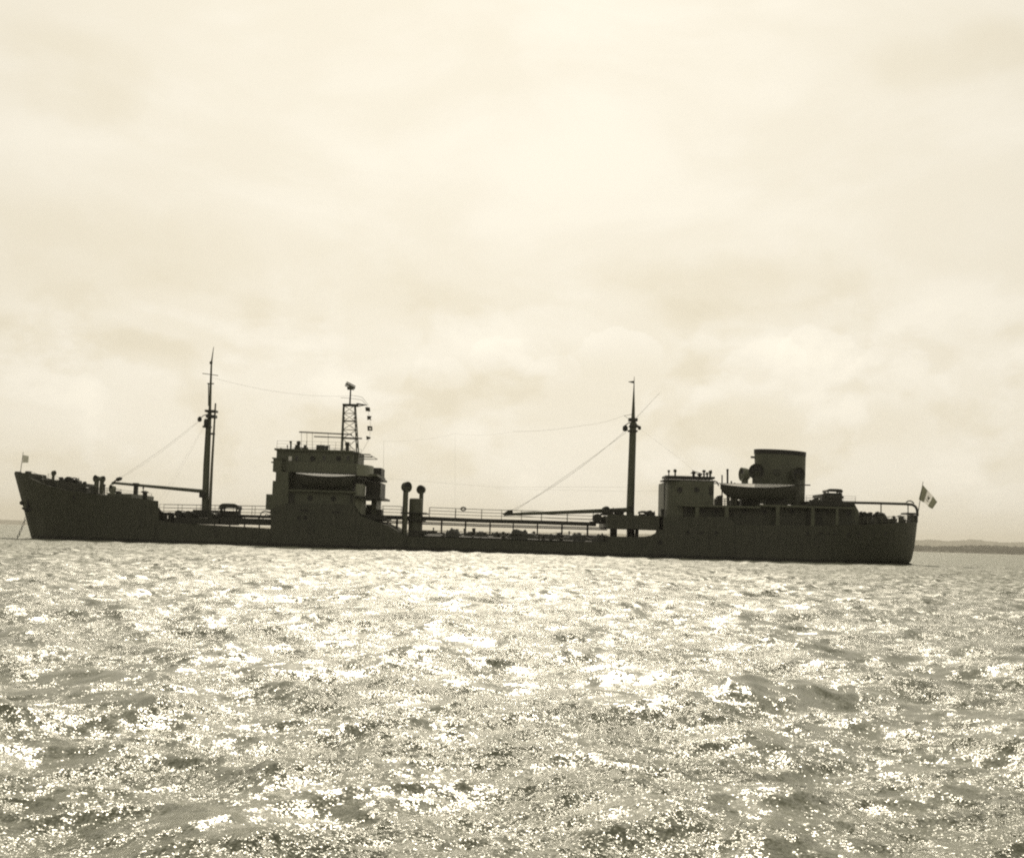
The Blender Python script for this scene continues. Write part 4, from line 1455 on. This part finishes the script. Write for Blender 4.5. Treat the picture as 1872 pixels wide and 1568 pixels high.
def lifeboat(px0, px1, py_ends, sheer_px, depth_px, Y, label, half=1.25, cloth_only=False):
    """double-ended ship's boat under a white canvas cover"""
    p0, p1 = P(px0, py_ends[0], Y), P(px1, py_ends[1], Y)
    root = empty('lifeboat', ((p0.x + p1.x) / 2, Y, (p0.z + p1.z) / 2 - depth_px * Y / F), label, 'lifeboat', 'lifeboats hanging in their davits')
    s = Y / F
    n, mr = 20, 7
    H, CV, GW = MB(), MB(), []
    vs = []
    for i in range(n + 1):
        t = i / n
        x = p0.x + (p1.x - p0.x) * t
        arch = 1 - (2 * t - 1) ** 2
        zg = p0.z + (p1.z - p0.z) * t - sheer_px * s * arch
        b = half * max(arch, 0) ** .6 + .03
        keel = p0.z + (p1.z - p0.z) * t - depth_px * s * (1 - abs(2 * t - 1) ** 6 * .75)
        GW.append((x, b, zg, p0.z + (p1.z - p0.z) * t))
        for j in range(-mr, mr + 1):
            u = abs(j) / mr
            yy = math.copysign(b * (u ** .75 if u else 0), j)
            vs.append((x, Y + yy, keel + (zg - keel) * u ** 2.4))
    w_ = 2 * mr + 1
    H.add(vs, [(i * w_ + j, (i + 1) * w_ + j, (i + 1) * w_ + j + 1, i * w_ + j + 1) for i in range(n) for j in range(w_ - 1)])
    H.build('hull', M_BOAT, root, smooth=True)
    if cloth_only:                    # a canvas weather cloth laced from the gunwale up to the boat spar
        for i, (x, b, zg, zr) in enumerate(GW):
            CV.v += [(x, Y - b - .03, zg - .05), (x, Y - b + .02 * math.sin(i * 2.1), (zg + zr) / 2), (x, Y - b + .06, zr + .04)]
        for i in range(n):
            for j in range(2):
                CV.f.append((3 * i + j, 3 * i + 3 + j, 3 * i + 4 + j, 3 * i + 1 + j)); CV.mi.append(0)
        CV.build('weather_cloth', M_CLOTH, root, smooth=True)
    vs = []
    for x, b, zg, zr in GW:
        vs += [(x, Y - b - .02, zg - .04), (x, Y - b * .5, zg + (zr - zg) * .5 + .03), (x, Y, zr + .06), (x, Y + b * .5, zg + (zr - zg) * .5 + .03), (x, Y + b + .02, zg - .04)]
    if not cloth_only:
        CV.add(vs, [(i * 5 + j, (i + 1) * 5 + j, (i + 1) * 5 + j + 1, i * 5 + j + 1) for i in range(n) for j in range(4)])
        CV.build('canvas_cover', M_CANVAS, root, smooth=True)
    else:
        for tpos in (.2, .36, .5, .64, .8):
            x, b, zg, zr = GW[round(tpos * n)]
            th = MB(); th.box(x - .14, x + .14, Y - b, Y + b, zg - .22, zg - .16); th.build('thwart', M_DARK, root)
    g = MB()
    for sgn in (-1, 1):
        g.tube([(x, Y + sgn * (b + .05), zg - .08) for x, b, zg, zr in GW], .06, 6)
    g.build('rubbing_strake', M_DARK, root)
    g = MB()
    g.tube([(x, Y, z0_) for x, z0_ in [(GW[i][0], vsk) for i, vsk in ((k, p0.z + (p1.z - p0.z) * (k / n) - depth_px * s * (1 - abs(2 * k / n - 1) ** 6 * .75) - .03) for k in range(n + 1))]], .06, 6)
    g.build('keel', M_DARK, root)
    return root


lifeboat(541, 649.5, (864.5, 868.8), 4.6, 24, YC - 7.55, 'white canvas covered lifeboat slung beneath the midship bridge wing', 1.3)
lifeboat(1317, 1452, (884.6, 886.8), 5.5, 27, YC - 7.5, 'larger lifeboat with a white weather cloth, slung in front of the funnel', 1.35, True)

# ------------------------------------------------------------------ after deck
covered_heap(1479, 1503, 906, 919, YC - 3, ship, 12)
hose_reel(1506, 894.5, 1538, 906, YC - 2, ship, 'engine_skylight')
hbox((1504, 903, 1540, 918), YC - 3.2, YC + 3.2, 'skylight_base', M_DARK, poop)
hbox((1476, 917, 1563, 924), YC - 5.6, YC + 5.6, 'deckhouse_top', M_DARK, poop)
a, b = P(1474, 917.5, YC - 5), P(1564, 919.5, YC - 5)
railing([(a.x, YC - 5, a.z), (b.x, YC - 5, b.z)], 1.0, poop, 1.9, 3, .022)
railing([(a.x, YC + 5, a.z), (b.x, YC + 5, b.z)], 1.0, poop, 1.9, 3, .022)
# awning ridge that runs aft and bends down to the taffrail
m = MB()
YA = YC
pts = [P(1540, 918.2, YA), P(1600, 919.4, YA), P(1655, 921, YA), P(1668, 922.2, YA), P(1674, 926, YA), P(1676.5, 932, YA), P(1677.5, 943, YA)]
m.tube(pts, .2, 8)
aw = m.build('awning_ridge', M_DARK, ship, smooth=True)
for px, r in ((1610.6, .09), (1660, .08)):
    m = MB(); m.cyl(P(px, 952, YA), P(px, 921, YA), r, r, 6); m.build('stanchion', M_RAIL, aw)
m = MB()
m.tube([P(1656.5, 918, YA - 1), P(1660, 915.6, YA - 1), P(1664, 915.1, YA - 1), P(1668, 917, YA - 1), P(1671, 920, YA - 1)], .1, 6); m.build('awning_hoop', M_DARK, aw)
m = MB(); bx(m, 1658.5, 937, 1677.5, 940, YC - 1.6, YC + 1.6); bx(m, 1667, 941, 1678, 955, YC - 1.0, YC + 1.0); m.build('stern_platform', M_DARK, ship)
m = MB()
m.cyl(P(1659.5, 938, YC - 1.4), P(1658.5, 955, YC - 1.4), .08, .08, 6); m.cyl(P(1666, 940, YC - 1.4), P(1657, 955, YC - 1.4), .06, .06, 6)
m.build('platform_brace', M_DARK, ship)
railing(deckline([1572, 1600, 1625, 1645, 1660, 1670]), 1.0, ship, 1.6, 3, .03)
railing(deckline([1572, 1600, 1625, 1645, 1660, 1670], far=True), 1.0, ship, 1.6, 3, .03)
hbox((1566, 951, 1622, 960), YC - 3, YC + 3, 'steering_gear_house', M_DARK, poop)
winch(1572, 1584, 938, 953, YC - 2, ship)
winch(1600, 1617, 938, 952, YC - 3, ship, 'capstan_winch')
post(1579.5, 935, 955, YC - 4, .2, ship, 'air_pipe', cap=1.7)
post(1590.5, 936, 957, YC - 3, .3, ship, 'warping_post', cap=1.4)
post(1606, 936, 957, YC - 1, .35, ship, 'air_pipe', cap=1.5)
post(1568, 940, 957, YC - 4, .2, ship, 'air_pipe', cap=1.4)
bollard(1596, 957, YC - 5.5, ship)
bollard(1640, 955, YC - 3.5, ship)
post(1649, 947, 956, YC - 2.5, .25, ship, 'warping_post', cap=1.3)
hbox((1622, 948, 1632, 958), YC - 2.6, YC + 1, 'deck_locker', M_DARK, poop)
covered_heap(1588, 1602, 946, 957, YC - 4.5, ship, 31)
rg2 = random.Random(17)
for k in range(16):                                     # small gear about the after deck
    px = rg2.uniform(1570, 1655)
    post(px, rg2.uniform(940, 950), 957, YC + rg2.uniform(-5, 4) * (1 - (px - 1570) / 120), rg2.uniform(.06, .26), ship, 'deck_fitting', cap=rg2.uniform(1.2, 2.0))
for px, py, r in ((1574, 934, .3), (1584, 937, .26), (1603, 934.5, .34)):
    cowl(px, py, 957, YC - 3.4, r * .6, ship, (rg2.choice((-1, 1)), -.6, 0), 1.8, M_DARK)
for k in range(12):                                     # and the forecastle
    px = rg2.uniform(66, 222)
    foot = float(np.interp(px, [66, 90, 151, 221], [880, 889, 900, 908]))
    post(px, foot - rg2.uniform(6, 14), foot + 2, YC + rg2.uniform(-3, 2), rg2.uniform(.08, .28), ship, 'deck_fitting', cap=rg2.uniform(1.2, 1.9))
for k in range(9):                                      # bridge top and boat deck
    px = rg2.uniform(512, 622)
    post(px, 822 - rg2.uniform(3, 9), 822.5, YC + rg2.uniform(-4, 2), rg2.uniform(.05, .2), house, 'roof_fitting', cap=rg2.uniform(1.2, 1.8))
for k in range(12):
    px = rg2.uniform(1308, 1378)
    post(px, rg2.uniform(903, 917), 925, YC + rg2.uniform(-6.5, -2), rg2.uniform(.06, .3), poop, 'boat_deck_fitting', cap=rg2.uniform(1.1, 1.8))
for k in range(40):                                     # tank deck standpipes and lashings under the catwalk
    px = rg2.uniform(758, 1110)
    foot = 984 + (px - 813) * .033
    post(px, foot - rg2.uniform(7, 21), foot + 2, YC + rg2.uniform(-5.5, 4), rg2.uniform(.05, .28), ship, 'standpipe', cap=rg2.uniform(1.1, 1.7))
for px, pw in ((790, 16), (862, 14), (912, 18), (1006, 22), (1040, 14), (1066, 20)):
    foot = 986 + (px - 813) * .033
    m = MB(); bx(m, px - pw / 2, foot - rg2.uniform(10, 16), px + pw / 2, foot, YC - 3.6, YC - 1.4); m.build('deck_locker', M_DARK, ship)
# boat falls: blocks and ropes from davit heads to the boats
for px, pt, pb_, Yd in ((1340, 884, 899, YC - 7.4), (1432, 886, 900, YC - 7.4), (555, 866, 880, YC - 7.5), (637, 868, 882, YC - 7.5)):
    m = MB(); m.cyl(P(px, pt, Yd), P(px, pb_, Yd), .05, .05, 5); m.lathe(P(px, pt + 3, Yd), [(.08, -.2), (.2, -.1), (.2, .15), (.08, .25)], 8); m.build('boat_fall', M_DARK, ship)
# rudder head just clear of the water
m = MB(); a = P(1657, 1029, YC); b = P(1670, 1030, YC)
m.prism([(a.x - .3, -1.6), (b.x, -1.6), (b.x, .05), (a.x - .3, .5)], YC - .2, YC + .2); m.build('rudder', M_DARK, ship)
m = MB(); a, b = P(1677, 945, YC), P(1687.5, 880, YC); m.cyl(a, b, .07, .04, 6); m.build('ensign_staff', M_RAIL, ship)

# ------------------------------------------------------------------ flags, buoy, chain: things that hang on the ship
def sheet(name, quad, Y, mats, label, cat, group=None, nx=18, nz=8, wave=.25, stripes=None, phase=0.0, taper=None):
    """cloth through four photograph corners (hoist top, hoist foot, fly foot, fly top), rippling along the fly"""
    A, B_, C_, D_ = [P(x, y, Y) for x, y in quad]
    vs, fs, mi = [], [], []
    for i in range(nx + 1):
        u = i / nx
        for j in range(nz + 1):
            v = j / nz
            p = (A.lerp(D_, u)).lerp(B_.lerp(C_, u), v)
            off_ = wave * math.sin(u * 7.5 + v * 1.3 + phase) * min(1, u * 3)
            vs.append((p.x, p.y + off_, p.z + .3 * wave * math.sin(u * 6 + phase) * u))
    m = MB()
    for i in range(nx):
        for j in range(nz):
            k = stripes(i / nx, j / nz) if stripes else 0
            m.add([vs[i * (nz + 1) + j], vs[(i + 1) * (nz + 1) + j], vs[(i + 1) * (nz + 1) + j + 1], vs[i * (nz + 1) + j + 1]], [(0, 1, 2, 3)], k)
    o = m.build(name, mats, None, smooth=True, loc=A)
    tag(o, label, cat, group)
    return o, vs


ens, evs = sheet('ensign_flag', [(1686.5, 885.5), (1679.5, 912.5), (1705, 930), (1714.5, 917)], YC, [M_FLAG_DARK, M_FLAG_WHITE],
                 'large tricolour flag with a central crest streaming from the stern staff', 'flag', None, 24, 10, .22,
                 lambda u, v: 1 if .333 <= u < .66 else 0, .4)
# crest in the middle of the white band: a wreath under a spread-winged bird, on both faces
A, B_, C_, D_ = [P(x, y, YC) for x, y in ((1686.5, 885.5), (1679.5, 912.5), (1705, 930), (1714.5, 917))]


def on_flag(u, v, dy):
    p = (A.lerp(D_, u)).lerp(B_.lerp(C_, u), v)
    off_ = .22 * math.sin(u * 7.5 + v * 1.3 + .4) * min(1, u * 3)
    return (p.x, p.y + off_ + dy, p.z + .3 * .22 * math.sin(u * 6 + .4) * u)


m = MB()
for dy in (-.03, .03):
    for k in range(10):
        t0, t1 = math.pi * (.05 + .09 * k), math.pi * (.05 + .09 * (k + 1))
        m.add([on_flag(.5 - .13 * math.cos(t), .52 + .24 * math.sin(t) * q, dy) for t, q in ((t0, 1), (t1, 1), (t1, .72), (t0, .72))], [(0, 1, 2, 3)])
    bird = [(.44, .30), (.50, .38), (.57, .27), (.56, .48), (.52, .62), (.47, .62), (.43, .50)]
    m.add([on_flag(u, v, dy) for u, v in bird], [tuple(range(len(bird)))])
m.build('crest', M_FLAG_GREY, ens)

sheet('jack_flag', [(42, 831.5), (41, 846), (51.5, 845), (52, 833)], YC, [M_FLAG_GREY], 'small pale grey jack flying on the staff at the bow', 'flag', None, 8, 5, .12,
      None, 0.2)
SG = 'signal flags hoisted beside the radar mast'
sheet('signal_flag', [(667.5, 744), (668.5, 751.5), (677, 752), (676, 744.5)], YC, [M_FLAG_BLACK], 'topmost signal flag of the hoist, a plain dark oblong', 'signal flag', SG, 6, 5, .08)
# swallow-tailed second flag
m = MB()
q = [P(x, y, YC) for x, y in ((671, 760), (671.5, 768), (675, 766.5), (680, 768.5), (677.5, 765), (679.5, 760.5))]
m.add([(p.x, p.y + .06 * math.sin(i * 1.7), p.z) for i, p in enumerate(q)], [(0, 1, 2, 4), (2, 3, 4), (0, 4, 5)])
tag(m.build('signal_flag', M_FLAG_BLACK, None, loc=q[0]), 'swallow-tailed dark signal flag, second from the top of the hoist', 'signal flag', SG)
o, _ = sheet('signal_flag', [(671.5, 778.5), (672, 787.5), (681, 787), (680.5, 779)], YC, [M_FLAG_BLACK, M_FLAG_WHITE], 'dark bordered signal flag with a pale centre, third in the hoist', 'signal flag', SG, 8, 8, .07,
             lambda u, v: 1 if .3 <= u < .72 and .3 <= v < .72 else 0)
m = MB()
q = [P(x, y, YC) for x, y in ((669.5, 796.5), (670, 804), (678, 799.5), (677, 802))]
m.add(q, [(0, 1, 3), (0, 3, 2)])
tag(m.build('signal_flag', M_FLAG_BLACK, None, loc=q[0]), 'small dark pennant lowest in the signal hoist', 'signal flag', SG)
m = MB()
q = [P(x, y, YC) for x, y in ((1159.5, 696), (1159.3, 701), (1149, 697), (1149.5, 698))]
m.add([(q[0].x, q[0].y, q[0].z), (q[1].x, q[1].y, q[1].z), (q[3].x, q[3].y + .3, q[3].z), (q[2].x, q[2].y + .3, q[2].z)], [(0, 1, 2, 3)])
tag(m.build('wind_pennant', M_FLAG_BLACK, None, loc=q[0]), 'tiny dark wind pennant at the truck of the mainmast', 'pennant')

# lifebuoy on the catwalk rail
c = P(847, 930, YW - .06)
m = MB()
for k in range(16):
    t0, t1 = 2 * math.pi * k / 16, 2 * math.pi * (k + 1) / 16
    m.cyl((c.x + .36 * math.cos(t0), c.y, c.z + .25 * math.sin(t0)), (c.x + .36 * math.cos(t1), c.y, c.z + .25 * math.sin(t1)), .11, .11, 8)
tag(m.build('lifebuoy', M_BUOY, None, smooth=True, loc=c), 'dark ring lifebuoy hung on the catwalk railing amidships', 'lifebuoy')

# anchor chain: one link after another from the stem to the water
ch = empty('anchor_chain', P(46.5, 946, YC - .6), 'taut iron anchor chain running from the bow into the sea', 'chain')
pa, pb = P(47.5, 945, YC - .9), P(27, 992, YC - 3.0)
dv = (pb - pa)
nl = int(dv.length / .42)
link = None
for k in range(nl):
    p = pa + dv * (k + .5) / nl - Vector((0, 0, .25 * math.sin(math.pi * k / nl)))
    if link is None or k == 1:
        m = MB()
        ax = dv.normalized()
        sd_ = ax.cross(Vector((0, 1, 0))).normalized()
        if k % 2:
            sd_ = ax.cross(sd_).normalized()
        ringp = [p + ax * (.27 * math.cos(2 * math.pi * i / 10)) + sd_ * (.15 * math.sin(2 * math.pi * i / 10)) for i in range(11)]
        m.tube(ringp, .04, 5)
        o = m.build('chain_link', M_DARK, ch, loc=p)
        if link is None:
            link = [o, None]
        else:
            link[1] = o
    else:
        o = link[k % 2].copy()
        COL.objects.link(o)
        o.parent = ch
        o.location = p - world_loc(ch)
